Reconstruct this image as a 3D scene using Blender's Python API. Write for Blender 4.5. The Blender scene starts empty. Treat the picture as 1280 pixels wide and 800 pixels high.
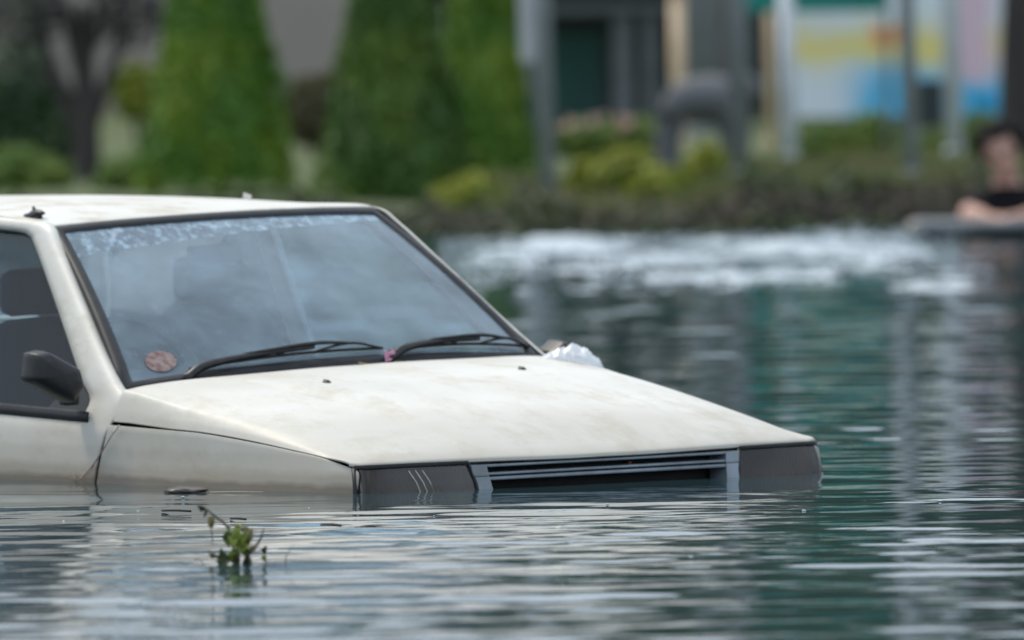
import bpy, bmesh, math, random
import numpy as np
from mathutils import Vector, Matrix
random.seed(7); rng = np.random.default_rng(11)
scene = bpy.context.scene
COL = scene.collection

# ------------------------------------------------------------------ camera
cam_d = bpy.data.cameras.new('camera'); cam = bpy.data.objects.new('camera', cam_d); COL.objects.link(cam)
Rr = Vector((0.9999006283, -0.0003902368, -0.0140918836)); Ru = Vector((0.0140972858, 0.0276789449, 0.9995174548)); Rf = Vector((0, 0.9996167884, -0.0276816957))
mw = Matrix(((Rr.x, Ru.x, -Rf.x, 0), (Rr.y, Ru.y, -Rf.y, 0), (Rr.z, Ru.z, -Rf.z, 1.1932), (0, 0, 0, 1)))
cam.matrix_world = mw
cam_d.lens = 365.6; cam_d.sensor_width = 36.0; cam_d.sensor_fit = 'HORIZONTAL'
cam_d.clip_start = 0.5; cam_d.clip_end = 6000
cam_d.dof.use_dof = True; cam_d.dof.focus_distance = 26.1; cam_d.dof.aperture_fstop = 4.3
scene.camera = cam

# ------------------------------------------------------------------ light
SUN_EL, SUN_AZ = math.radians(58), math.atan2(-0.75, 0.66)      # azimuth measured from +Y towards +X
world = bpy.data.worlds.new('World'); scene.world = world; world.use_nodes = True
wn = world.node_tree; wn.nodes.clear()
w_out = wn.nodes.new('ShaderNodeOutputWorld'); w_bg = wn.nodes.new('ShaderNodeBackground')
sky = wn.nodes.new('ShaderNodeTexSky'); sky.sky_type = 'NISHITA'; sky.sun_disc = False
sky.sun_elevation = SUN_EL; sky.sun_rotation = SUN_AZ; sky.dust_density = 4.0; sky.air_density = 1.0
w_co = wn.nodes.new('ShaderNodeTexCoord'); w_n = wn.nodes.new('ShaderNodeTexNoise'); w_n.inputs['Scale'].default_value = 2.2
w_n.inputs['Detail'].default_value = 6
w_r = wn.nodes.new('ShaderNodeMapRange'); w_r.inputs['From Min'].default_value = .35; w_r.inputs['From Max'].default_value = .62
w_r.inputs['To Min'].default_value = .40; w_r.inputs['To Max'].default_value = 1.0
w_m = wn.nodes.new('ShaderNodeMix'); w_m.data_type = 'RGBA'; w_m.inputs['B'].default_value = (9.9, 11.3, 13.0, 1)
wn.links.new(w_co.outputs['Generated'], w_n.inputs['Vector']); wn.links.new(w_n.outputs['Fac'], w_r.inputs['Value'])
wn.links.new(w_r.outputs['Result'], w_m.inputs['Factor']); wn.links.new(sky.outputs[0], w_m.inputs['A'])
wn.links.new(w_m.outputs['Result'], w_bg.inputs['Color']); w_bg.inputs['Strength'].default_value = 0.1
wn.links.new(w_bg.outputs[0], w_out.inputs[0])
sun_d = bpy.data.lights.new('sun', 'SUN'); sun_d.energy = 2.2; sun_d.angle = math.radians(10); sun_d.color = (1, .91, .76)
sun = bpy.data.objects.new('sun', sun_d); COL.objects.link(sun)
sd = Vector((math.sin(SUN_AZ) * math.cos(SUN_EL), math.cos(SUN_AZ) * math.cos(SUN_EL), math.sin(SUN_EL)))
sun.rotation_euler = sd.to_track_quat('Z', 'Y').to_euler(); sun.location = (0, 20, 30)
scene.view_settings.view_transform = 'Standard'; scene.view_settings.look = 'None'
scene.view_settings.exposure = 0.3; scene.view_settings.gamma = 1
scene.cycles.use_denoising = True
scene.cycles.max_bounces = 8; scene.cycles.transparent_max_bounces = 16
scene.cycles.caustics_reflective = False; scene.cycles.caustics_refractive = False

# ------------------------------------------------------------------ materials
MATS = {}
def nodes(m):
    m.use_nodes = True; nt = m.node_tree; nt.nodes.clear()
    out = nt.nodes.new('ShaderNodeOutputMaterial'); return nt, out
def N(nt, t, **kw):
    n = nt.nodes.new(t)
    for k, v in kw.items():
        if k in n.inputs: n.inputs[k].default_value = v
        else: setattr(n, k, v)
    return n
def mix(nt, fac, a, b, blend='MIX'):
    m = nt.nodes.new('ShaderNodeMix'); m.data_type = 'RGBA'; m.blend_type = blend
    for sock, v in (('Factor', fac), ('A', a), ('B', b)):
        if hasattr(v, 'links'): nt.links.new(v, m.inputs[sock])
        else: m.inputs[sock].default_value = v if not isinstance(v, tuple) else (*v[:3], 1)
    return m.outputs['Result']
def ramp(nt, v, lo, hi, a=0., b=1.):
    r = nt.nodes.new('ShaderNodeMapRange'); nt.links.new(v, r.inputs['Value'])
    for k, x in (('From Min', lo), ('From Max', hi), ('To Min', a), ('To Max', b)): r.inputs[k].default_value = x
    return r.outputs['Result']
def noise(nt, scale, detail=4, vec=None, stretch=None, rough=.5):
    n = N(nt, 'ShaderNodeTexNoise', Scale=scale, Detail=detail, Roughness=rough)
    if vec is None:
        vec = nt.nodes.new('ShaderNodeTexCoord').outputs['Object']
    if stretch:
        mp = nt.nodes.new('ShaderNodeMapping'); mp.inputs['Scale'].default_value = stretch
        nt.links.new(vec, mp.inputs['Vector']); vec = mp.outputs['Vector']
    nt.links.new(vec, n.inputs['Vector']); return n.outputs['Fac']
def bump(nt, h, strength, dist=.01):
    b = N(nt, 'ShaderNodeBump', Strength=strength, Distance=dist); nt.links.new(h, b.inputs['Height']); return b.outputs['Normal']

def simple(name, c1, c2=None, rough=.5, scale=12., metal=0., spec=.5, bmp=0., stretch=None, coat=0.):
    if name in MATS: return MATS[name]
    m = bpy.data.materials.new(name); nt, out = nodes(m); p = N(nt, 'ShaderNodeBsdfPrincipled')
    p.inputs['Roughness'].default_value = rough; p.inputs['Metallic'].default_value = metal
    p.inputs['Specular IOR Level'].default_value = spec; p.inputs['Coat Weight'].default_value = coat
    c2 = c2 or tuple(x * .75 for x in c1)
    f = noise(nt, scale, 5, stretch=stretch); nt.links.new(mix(nt, ramp(nt, f, .3, .7), c1, c2), p.inputs['Base Color'])
    if bmp: nt.links.new(bump(nt, f, bmp), p.inputs['Normal'])
    nt.links.new(p.outputs[0], out.inputs[0]); MATS[name] = m; return m

def leafmat(name, c1, c2, c3, patch=2.0, rough=.55):
    """foliage: a random tone per leaf, and sun-bleached patches over the crown"""
    if name in MATS: return MATS[name]
    m = bpy.data.materials.new(name); nt, out = nodes(m); p = N(nt, 'ShaderNodeBsdfPrincipled', Roughness=rough)
    g = nt.nodes.new('ShaderNodeNewGeometry')
    a = mix(nt, g.outputs['Random Per Island'], c1, c2)
    f = noise(nt, patch, 4); c = mix(nt, ramp(nt, f, .42, .66), a, c3)
    nt.links.new(c, p.inputs['Base Color'])
    tr = nt.nodes.new('ShaderNodeBsdfTranslucent'); nt.links.new(c, tr.inputs['Color'])
    ms = N(nt, 'ShaderNodeMixShader', Fac=.25); nt.links.new(p.outputs[0], ms.inputs[1]); nt.links.new(tr.outputs[0], ms.inputs[2])
    nt.links.new(ms.outputs[0], out.inputs[0]); MATS[name] = m; return m

def paint_mat(dust=.62, name='old_white_paint'):
    m = bpy.data.materials.new(name); nt, out = nodes(m); p = N(nt, 'ShaderNodeBsdfPrincipled')
    g = nt.nodes.new('ShaderNodeNewGeometry'); sx = nt.nodes.new('ShaderNodeSeparateXYZ'); nt.links.new(g.outputs['Position'], sx.inputs[0])
    pos = g.outputs['Position']; z = sx.outputs['Z']
    base = mix(nt, ramp(nt, noise(nt, 3.5, 6), .35, .7), (.57, .56, .52), (.49, .47, .415))
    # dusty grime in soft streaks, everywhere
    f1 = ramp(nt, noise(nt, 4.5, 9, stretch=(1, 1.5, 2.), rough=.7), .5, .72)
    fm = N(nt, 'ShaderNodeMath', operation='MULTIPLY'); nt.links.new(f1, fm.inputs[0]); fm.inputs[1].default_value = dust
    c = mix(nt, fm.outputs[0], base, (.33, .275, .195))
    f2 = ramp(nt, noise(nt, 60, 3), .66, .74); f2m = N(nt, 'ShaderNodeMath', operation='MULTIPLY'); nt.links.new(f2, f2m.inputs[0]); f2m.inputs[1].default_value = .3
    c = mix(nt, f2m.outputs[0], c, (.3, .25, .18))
    # scum lines the flood left just over the water; a broad upper band greys the sides
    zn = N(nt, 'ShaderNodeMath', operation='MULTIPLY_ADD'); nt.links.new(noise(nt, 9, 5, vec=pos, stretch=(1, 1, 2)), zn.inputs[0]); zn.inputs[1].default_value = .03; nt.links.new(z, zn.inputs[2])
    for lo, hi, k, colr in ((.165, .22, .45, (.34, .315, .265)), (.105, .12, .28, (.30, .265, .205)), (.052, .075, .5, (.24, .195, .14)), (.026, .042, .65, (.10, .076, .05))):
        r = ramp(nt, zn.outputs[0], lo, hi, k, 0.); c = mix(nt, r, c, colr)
    nt.links.new(c, p.inputs['Base Color'])
    nt.links.new(ramp(nt, f1, 0, 1, .42, .65), p.inputs['Roughness']); p.inputs['Specular IOR Level'].default_value = .3
    nt.links.new(bump(nt, noise(nt, 6, 2), .05, .01), p.inputs['Normal'])
    nt.links.new(p.outputs[0], out.inputs[0]); MATS['paint'] = m; return m
paint = paint_mat(.5); roof_paint = paint_mat(.95, 'dust_and_reflection_roof_paint')  # heavier roof dust also puts the mirrored trees' darkness into the colour

def glass_mat(name, tint, dust, band=False, duscol=(.62, .66, .7), ior=1.5, gr=.06):
    m = bpy.data.materials.new(name); nt, out = nodes(m)
    tr = N(nt, 'ShaderNodeBsdfTransparent', Color=(*tint, 1)); gl = N(nt, 'ShaderNodeBsdfGlossy', Roughness=gr, Color=(1, 1, 1, 1))
    fr = N(nt, 'ShaderNodeFresnel', IOR=ior); m1 = nt.nodes.new('ShaderNodeMixShader')
    nt.links.new(fr.outputs[0], m1.inputs[0]); nt.links.new(tr.outputs[0], m1.inputs[1]); nt.links.new(gl.outputs[0], m1.inputs[2])
    df = N(nt, 'ShaderNodeBsdfDiffuse', Color=(*duscol, 1)); m2 = nt.nodes.new('ShaderNodeMixShader')
    f = ramp(nt, noise(nt, 4.5, 7, stretch=(1, 1, 1.5), rough=.6), .3, .75, dust * .55, dust * 1.5)
    fine = ramp(nt, noise(nt, 45, 6, stretch=(1, 1, .5), rough=.7), .55, .78, 0, dust * .5)
    ad = N(nt, 'ShaderNodeMath', operation='ADD'); nt.links.new(f, ad.inputs[0]); nt.links.new(fine, ad.inputs[1]); fac = ad.outputs[0]
    if band:
        uv = nt.nodes.new('ShaderNodeUVMap'); uv.uv_map = 'uv'; s = nt.nodes.new('ShaderNodeSeparateXYZ'); nt.links.new(uv.outputs[0], s.inputs[0])
        v, u = s.outputs['Y'], s.outputs['X']
        # faded sun strip over the top with peeled scraps
        bedge = ramp(nt, u, 0, 1, .80, .93); bm = N(nt, 'ShaderNodeMath', operation='GREATER_THAN'); nt.links.new(v, bm.inputs[0]); nt.links.new(bedge, bm.inputs[1])
        pe = ramp(nt, noise(nt, 15, 7, vec=uv.outputs[0], stretch=(2.4, 1.1, 1), rough=.7), .48, .64, .04, .36)
        pu = ramp(nt, u, .0, .45, .25, 1.0)
        pm = N(nt, 'ShaderNodeMath', operation='MULTIPLY'); nt.links.new(pe, pm.inputs[0]); nt.links.new(bm.outputs[0], pm.inputs[1])
        a2 = N(nt, 'ShaderNodeMath', operation='ADD'); nt.links.new(fac, a2.inputs[0]); nt.links.new(pm.outputs[0], a2.inputs[1]); fac = a2.outputs[0]
        tcol = mix(nt, bm.outputs[0], tint, (.33, .36, .47)); nt.links.new(tcol, tr.inputs['Color'])
    nt.links.new(fac, m2.inputs[0]); nt.links.new(m1.outputs[0], m2.inputs[1]); nt.links.new(df.outputs[0], m2.inputs[2])
    nt.links.new(m2.outputs[0], out.inputs[0]); MATS[name] = m; return m
wind_glass = glass_mat('dusty_sky_veiled_windscreen', (.86, .95, 1.0), .20, True, (.52, .70, .84), 1.45)  # blue dust tone also carries the sky's veil on the glass
side_glass = glass_mat('tinted_side_glass', (.42, .58, .66), .012, False, (.2, .32, .42), 1.3)
rear_glass = glass_mat('rear_glass', (.8, .86, .88), .1)
lens_glass = glass_mat('dirty_lamp_glass', (.50, .40, .30), .06, False, (.20, .17, .14), 1.4, .10)
rubber = simple('weathered_rubber', (.007, .008, .010), (.016, .017, .018), .5, 30, spec=.35)
plastic = simple('black_plastic', (.008, .009, .010), (.016, .017, .018), .42, 22, bmp=.05, spec=.4)
cowlm = simple('cowl_plastic', (.010, .012, .015), (.024, .025, .026), .5, 14)
darkm = simple('dark_inside', (.008, .008, .009), (.014, .014, .014), .8)
metal = simple('grey_grille_paint', (.19, .225, .26), (.11, .125, .135), .3, 9, metal=.4)
steel = simple('wiper_steel', (.010, .011, .013), (.028, .028, .028), .4, 40, metal=.3)
def flute_mat():
    m = bpy.data.materials.new('tarnished_fluted_reflector'); nt, out = nodes(m); p = N(nt, 'ShaderNodeBsdfPrincipled', Roughness=.32, Metallic=.55)
    f = noise(nt, 7, 5); nt.links.new(mix(nt, ramp(nt, f, .35, .68), (.085, .062, .044), (.022, .016, .012)), p.inputs['Base Color'])
    tc = nt.nodes.new('ShaderNodeTexCoord'); w = N(nt, 'ShaderNodeTexWave', Scale=32., Distortion=.3); w.bands_direction = 'Y'; nt.links.new(tc.outputs['Object'], w.inputs['Vector'])
    nt.links.new(bump(nt, w.outputs['Fac'], .5, .006), p.inputs['Normal']); nt.links.new(p.outputs[0], out.inputs[0]); return m
reflm = flute_mat()
cloth = simple('seat_cloth', (.014, .017, .021), (.010, .012, .015), .9, 40)
dashm = simple('dash_vinyl', (.03, .036, .044), (.02, .025, .03), .7, 10)
trim = simple('headlining', (.5, .5, .48), (.42, .42, .40), .9)

# ------------------------------------------------------------------ mesh helpers
TW = [False]
def twist(V):
    """the old body sags a little between nose and cabin"""
    t = np.clip((V[:, 0] - .1) / .9, 0, 1); t = t * t * (3 - 2 * t)
    V[:, 2] += .02 * V[:, 1] * (1 - t); return V
def mk(name, V, F, m, parent=None, smooth=True, uv=None):
    V = np.array(V, dtype=float).reshape(-1, 3)
    if TW[0]: V = twist(V.copy())
    me = bpy.data.meshes.new(name); me.from_pydata(V.tolist(), [], [list(map(int, f)) for f in F]); me.update()
    if smooth: me.polygons.foreach_set('use_smooth', [True] * len(me.polygons))
    if uv is not None:
        l = me.uv_layers.new(name='uv'); vi = np.empty(len(me.loops), dtype=int); me.loops.foreach_get('vertex_index', vi)
        l.data.foreach_set('uv', np.asarray(uv, dtype=float)[vi].ravel())
    me.materials.append(m); o = bpy.data.objects.new(name, me); COL.objects.link(o)
    if parent is not None: o.parent = parent
    return o
def quads(name, V, Q, m, parent=None, smooth=False):
    """fast path for big quad meshes (numpy arrays)"""
    V = np.asarray(V, dtype=np.float32); Q = np.asarray(Q, dtype=np.int32); me = bpy.data.meshes.new(name)
    k = Q.shape[1]
    me.vertices.add(len(V)); me.vertices.foreach_set('co', V.ravel()); me.loops.add(Q.size); me.loops.foreach_set('vertex_index', Q.ravel())
    me.polygons.add(len(Q)); me.polygons.foreach_set('loop_start', np.arange(0, Q.size, k, dtype=np.int32)); me.polygons.foreach_set('loop_total', np.full(len(Q), k, dtype=np.int32))
    if smooth: me.polygons.foreach_set('use_smooth', np.ones(len(Q), dtype=bool))
    assert Q.min() >= 0 and Q.max() < len(V), name
    me.update(calc_edges=True); me.materials.append(m); o = bpy.data.objects.new(name, me); COL.objects.link(o)
    if parent is not None: o.parent = parent
    return o
def thing(name, label, cat, loc=(0, 0, 0), rz=0, group=None):
    o = bpy.data.objects.new(name, None); COL.objects.link(o); o.empty_display_size = .2
    o.location = loc; o.rotation_euler = (0, 0, rz); tag(o, label, cat, group); return o
def tag(o, label=None, cat=None, group=None, kind=None):
    for k, v in (('label', label), ('category', cat), ('group', group), ('kind', kind)):
        if v: o[k] = v
    return o
def cr(P, n):
    P = np.asarray(P, dtype=float)
    if len(P) == 2: t = np.linspace(0, 1, n)[:, None]; return P[0] * (1 - t) + P[1] * t if P.ndim == 2 else P[0] * (1 - t[:, :, None]) + P[1] * t[:, :, None]
    E = np.concatenate([[2 * P[0] - P[1]], P, [2 * P[-1] - P[-2]]]); t = np.linspace(0, len(P) - 1, n)
    i = np.minimum(t.astype(int), len(P) - 2); f = (t - i).reshape(-1, *([1] * (P.ndim - 1)))
    p0, p1, p2, p3 = E[i], E[i + 1], E[i + 2], E[i + 3]
    return .5 * (2 * p1 + (p2 - p0) * f + (2 * p0 - 5 * p1 + 4 * p2 - p3) * f ** 2 + (3 * p1 - p0 - 3 * p2 + p3) * f ** 3)
def grid(ctrl, nu, nv):
    A = np.stack([cr(r, nv) for r in ctrl]); return cr(A, nu)
def gfaces(nu, nv, closed=False):
    F = []
    for i in range(nu - 1):
        for j in range(nv if closed else nv - 1):
            k = (j + 1) % nv; F.append((i * nv + j, i * nv + k, (i + 1) * nv + k, (i + 1) * nv + j))
    return F
def surf(name, ctrl, nu, nv, m, parent, thick=0., fn=None, uv=False, mirror=1):
    G = grid(ctrl, nu, nv)
    if fn is not None: G = fn(G)
    V = G.reshape(-1, 3).copy(); V[:, 1] *= mirror
    U = None
    if uv:
        a, b = np.meshgrid(np.linspace(0, 1, nu), np.linspace(0, 1, nv), indexing='ij'); U = np.stack([b.ravel(), a.ravel()], 1)
    o = mk(name, V, gfaces(nu, nv), m, parent, uv=U)
    if thick:
        s = o.modifiers.new('thick', 'SOLIDIFY'); s.thickness = thick; s.offset = 0
        b = o.modifiers.new('edge', 'BEVEL'); b.width = min(.002, thick * .35); b.segments = 2; b.limit_method = 'ANGLE'; b.angle_limit = math.radians(50)
    return o
def tube_geo(P, R, n=8):
    P = np.asarray(P, dtype=float); R = np.broadcast_to(np.asarray(R, dtype=float), (len(P),)); V, F = [], []
    up = np.array([0, 0, 1.])
    for i in range(len(P)):
        d = P[min(i + 1, len(P) - 1)] - P[max(i - 1, 0)]; d = d / (np.linalg.norm(d) + 1e-9)
        a = np.cross(d, up if abs(d[2]) < .95 else np.array([1., 0, 0])); a /= np.linalg.norm(a); b = np.cross(d, a)
        for k in range(n):
            t = 2 * math.pi * k / n; V.append(P[i] + R[i] * (math.cos(t) * a + math.sin(t) * b))
    F = gfaces(len(P), n, True); F.append(tuple(range(n - 1, -1, -1))); F.append(tuple(range((len(P) - 1) * n, len(P) * n)))
    return V, F
def tube(name, P, R, m, parent=None, n=8, res=None):
    if res: R = cr(np.asarray(R, float)[:, None] if np.ndim(R) else np.full((len(P), 1), R), res)[:, 0]; P = cr(P, res)
    V, F = tube_geo(P, R, n); return mk(name, V, F, m, parent)
def join(parts):
    V, F = [], []
    for v, f in parts:
        k = len(V); V += [tuple(x) for x in v]; F += [tuple(i + k for i in q) for q in f]
    return V, F
def box_geo(c, s, rot=None):
    V = np.array([(x, y, z) for x in (-.5, .5) for y in (-.5, .5) for z in (-.5, .5)]) * np.array(s)
    if rot is not None: V = V @ np.array(rot).T
    return V + np.array(c), [(0, 1, 3, 2), (4, 6, 7, 5), (0, 4, 5, 1), (2, 3, 7, 6), (0, 2, 6, 4), (1, 5, 7, 3)]
def box(name, c, s, m, parent=None, bevel=.01, rot=None):
    V, F = box_geo(c, s, rot); o = mk(name, V, F, m, parent, smooth=False)
    if bevel:
        b = o.modifiers.new('edge', 'BEVEL'); b.width = bevel; b.segments = 2
    return o
def ico(sub):
    bm = bmesh.new(); bmesh.ops.create_icosphere(bm, subdivisions=sub, radius=1); bm.verts.ensure_lookup_table()
    V = np.array([v.co[:] for v in bm.verts]); F = np.array([[v.index for v in f.verts] for f in bm.faces]); bm.free(); return V, F
def lumpy(V, amp, freq, seed=0):
    from mathutils import noise as mn
    o = Vector((seed * 3.1, seed * 1.7, seed)); return np.array([v * (1 + amp * mn.fractal(Vector(v) * freq + o, 1, 2, 4)) for v in V])
def leaf_quads(C, Nrm, size, jitter=.7, asp=.55):
    """one kinked leaf (two quads sharing a rib) per centre, roughly facing its normal"""
    n = len(C); Nn = Nrm + rng.normal(0, jitter, (n, 3)); Nn /= np.linalg.norm(Nn, axis=1, keepdims=True)
    a = np.cross(Nn, rng.normal(0, 1, (n, 3))); a /= np.linalg.norm(a, axis=1, keepdims=True); b = np.cross(Nn, a)
    s = (size * rng.uniform(.6, 1.3, n))[:, None]
    P = np.stack([C - a * s, C + b * s * asp + Nn * s * .15, C + a * s, C - b * s * asp + Nn * s * .15], 1)
    return P.reshape(-1, 3), np.arange(n * 4).reshape(n, 4)
def with_core(V, Q, cv, cf):
    """leaves plus the dense twiggy inside of the crown, as one mesh of triangles"""
    T = np.concatenate([Q[:, [0, 1, 2]], Q[:, [0, 2, 3]], np.asarray(cf) + len(V)]); return np.concatenate([V, cv]), T

# ------------------------------------------------------------------ water
def wave_field(X, Y, seed=3, n=90):
    r = np.random.default_rng(seed); Z = np.zeros_like(X)
    L = np.exp(r.uniform(np.log(.14), np.log(.85), n)); th = r.normal(0, .30, n) * (1 + .9 * (L < .4)); ph = r.uniform(0, 6.28, n)
    big = np.zeros_like(X); small = np.zeros_like(X)
    for l, t, p in zip(L, th, ph):
        k = 2 * math.pi / l; w = np.sin(k * (X * math.sin(t) + Y * math.cos(t)) + p + .8 * np.sin(X * 1.7 + l * 40)) / k
        if l > .38: big += w
        else: small += w
    # patches: calmer and livelier areas
    q = .5 + .5 * np.sin(X * 1.3 + 2 * np.sin(Y * .5)) * np.sin(Y * .63 + 1.3 * np.sin(X * .8))
    return big, small, q
xs = np.concatenate([-np.geomspace(400, 3.7, 18), np.arange(-3.6, 3.6, .03), np.geomspace(3.7, 400, 18)])
ys = np.concatenate([-np.geomspace(300, 2, 14), np.linspace(-1, 17.2, 14), np.arange(17.5, 31, .03), np.arange(31, 64.5, .08)])
GX, GY = np.meshgrid(xs, ys)
# car pose in the world: forward axis, and its nose / flanks for the calmer water round it
CARM = np.array([[.6126900268, .7901561615, .0162533537], [-.7895482450, .6128702846, -.0316793798], [-.0349928546, .0065768332, .9993659217]])
CART = np.array([-.4722478599, 28.3363876445, 0.])
bigw, smallw, patch = wave_field(GX, GY)
lx = (GX - CART[0]) * CARM[0, 0] + (GY - CART[1]) * CARM[1, 0]; ly = (GX - CART[0]) * CARM[0, 1] + (GY - CART[1]) * CARM[1, 1]
dist = np.hypot(np.maximum(0, np.maximum(lx - 1.2, -3 - lx)), np.maximum(0, np.abs(ly) - .8))
lee = np.clip(dist / 1.6, .0, 1); lee = .30 + .70 * lee * lee * (3 - 2 * lee)
fade = np.clip((4.2 - np.abs(GX)) / .6, 0, 1) * np.clip((GY - 17.6) / .6, 0, 1)
far_gain = 1.2 + 1.5 * np.clip((GY - 31) / 15, 0, 1)
GZ = (.0030 * bigw * far_gain + .0056 * smallw * (.45 + .9 * patch)) * lee * fade
nx, ny = len(xs), len(ys); idx = np.arange(nx * ny).reshape(ny, nx)
Qw = np.stack([idx[:-1, :-1], idx[:-1, 1:], idx[1:, 1:], idx[1:, :-1]], -1).reshape(-1, 4)
def water_mat():
    m = bpy.data.materials.new('flood_water'); nt, out = nodes(m); p = N(nt, 'ShaderNodeBsdfPrincipled', Roughness=.025, IOR=1.33)
    g = nt.nodes.new('ShaderNodeNewGeometry')
    f = noise(nt, .8, 4, vec=g.outputs['Position'], stretch=(.6, 1, 1)); nt.links.new(mix(nt, f, (.018, .044, .054), (.030, .054, .060)), p.inputs['Base Color'])
    h = noise(nt, 6, 3, vec=g.outputs['Position'], stretch=(.55, 1.8, 1)); nt.links.new(bump(nt, h, .06, .02), p.inputs['Normal'])
    nt.links.new(p.outputs[0], out.inputs[0]); return m
water = quads('water', np.stack([GX, GY, GZ], -1).reshape(-1, 3), Qw, water_mat(), smooth=True); tag(water, kind='structure')

# ------------------------------------------------------------------ ground beyond the water
def ground_z(x, y):
    b = np.clip((y - 61.2) / .6, 0, 1); b = b * b * (3 - 2 * b)
    right = np.clip((x - .9) / .7, 0, 1); right = right * right * (3 - 2 * right)
    top = .10 + .12 * right + .30 * np.clip((y - 65) / 48, 0, 1)
    bumps = .03 * np.sin(x * 3.1 + y * .6) * np.sin(y * 1.3 - x * 1.4) * np.clip((y - 61.5) / .9, 0, 1)
    return -.7 + b * (top + .7) + bumps
gxs = np.concatenate([-np.geomspace(3000, 8.2, 16), np.arange(-8, 8, .16), np.geomspace(8.2, 3000, 16)])
gys = np.concatenate([[-300, -50, 5, 30, 55], np.arange(60.5, 66, .12), np.arange(66, 114, .8), np.geomspace(115, 5000, 16)])
AX, AY = np.meshgrid(gxs, gys); AZ = ground_z(AX, AY); i2 = np.arange(AX.size).reshape(AX.shape)
def ground_mat():
    m = bpy.data.materials.new('bank_soil_and_grass'); nt, out = nodes(m); p = N(nt, 'ShaderNodeBsdfPrincipled', Roughness=.9)
    g = nt.nodes.new('ShaderNodeNewGeometry'); s = nt.nodes.new('ShaderNodeSeparateXYZ'); nt.links.new(g.outputs['Normal'], s.inputs[0])
    grass = mix(nt, noise(nt, 3, 5, vec=g.outputs['Position']), (.045, .075, .018), (.075, .09, .028))
    soil = mix(nt, noise(nt, 5, 6, vec=g.outputs['Position']), (.020, .017, .015), (.045, .034, .026))
    sp2 = nt.nodes.new('ShaderNodeSeparateXYZ'); nt.links.new(g.outputs['Position'], sp2.inputs[0])
    yy_ = N(nt, 'ShaderNodeMath', operation='MULTIPLY_ADD'); nt.links.new(noise(nt, .9, 4, vec=g.outputs['Position']), yy_.inputs[0]); yy_.inputs[1].default_value = 5.; nt.links.new(sp2.outputs['Y'], yy_.inputs[2])
    grass = mix(nt, ramp(nt, yy_.outputs[0], 65.5, 68.5), soil, grass)      # soil tone in place of grass along the water
    nt.links.new(mix(nt, ramp(nt, s.outputs['Z'], .93, .985), soil, grass), p.inputs['Base Color'])
    nt.links.new(bump(nt, noise(nt, 14, 6, vec=g.outputs['Position']), .5, .05), p.inputs['Normal']); nt.links.new(p.outputs[0], out.inputs[0]); return m
ground = quads('ground', np.stack([AX, AY, AZ], -1).reshape(-1, 3), np.stack([i2[:-1, :-1], i2[:-1, 1:], i2[1:, 1:], i2[1:, :-1]], -1).reshape(-1, 4), ground_mat(), smooth=True)
tag(ground, kind='structure')
def gz(x, y): return float(ground_z(np.array(x, float), np.array(y, float)))

#BG0
# ------------------------------------------------------------------ beyond the water: buildings, poles, signs
wallm = simple('weathered_render', (.33, .29, .25), (.28, .25, .225), .9, 1.5)
concrete = simple('grey_concrete', (.20, .22, .23), (.15, .165, .175), .85, 6, bmp=.2)
shadec = simple('shaded_grey_concrete', (.13, .145, .15), (.09, .10, .105), .85, 6)  # darker copy of the concrete, shade put into beam and columns
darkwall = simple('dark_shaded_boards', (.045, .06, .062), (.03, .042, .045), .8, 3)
teal = simple('dark_green_panel', (.02, .10, .085), (.015, .075, .065), .6, 2)
bark = simple('dark_bark', (.045, .038, .034), (.028, .025, .024), .9, 9, bmp=.5, stretch=(1, 1, .25))
bark2 = simple('grey_bark', (.13, .125, .115), (.085, .08, .075), .9, 9, bmp=.5, stretch=(1, 1, .25))
whitep = simple('white_post_paint', (.56, .60, .64), (.46, .49, .52), .5, 5)
polem = simple('grey_pole_paint', (.26, .29, .305), (.20, .225, .24), .5, 5)
cream = simple('warm_sunlight_tone', (.72, .58, .42), (.62, .42, .25), .6, 3)  # sunlight put into the colour of the two warm columns
stone = simple('dark_grey_stone', (.12, .125, .135), (.085, .09, .10), .85, 7, bmp=.4)
greens = simple('green_banner_cloth', (.0, .23, .19), (.0, .19, .16), .6, 2)

bld = thing('building', 'big plain grey rendered wall of a building behind the clipped cone trees', 'building', (-5.2, 112, gz(-5, 112)))
box('wall', (0, 4, 3.6), (8.3, 8, 7.6), wallm, bld, .03)
box('roof', (0, 4, 7.55), (9.0, 8.8, .3), concrete, bld, .03)
for k, x in enumerate((-2.6, -.4, 1.9)):
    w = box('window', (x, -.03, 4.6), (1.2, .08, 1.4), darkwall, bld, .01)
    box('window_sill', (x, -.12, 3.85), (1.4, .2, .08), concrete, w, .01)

pav = thing('pavilion', 'low dark open pavilion with grey beam between the cone trees and the banner', 'pavilion', (1.15, 92, gz(1.1, 92)))
box('roof', (0, 1.4, 1.50), (2.9, 4.4, .34), concrete, pav, .03)
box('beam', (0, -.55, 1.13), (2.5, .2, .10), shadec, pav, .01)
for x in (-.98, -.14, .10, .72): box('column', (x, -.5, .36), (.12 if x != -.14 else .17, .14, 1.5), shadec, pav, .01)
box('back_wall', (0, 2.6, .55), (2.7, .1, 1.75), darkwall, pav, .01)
box('panel', (-.62, 1.2, .42), (.62, .06, 1.0), teal, pav, .01)

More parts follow.
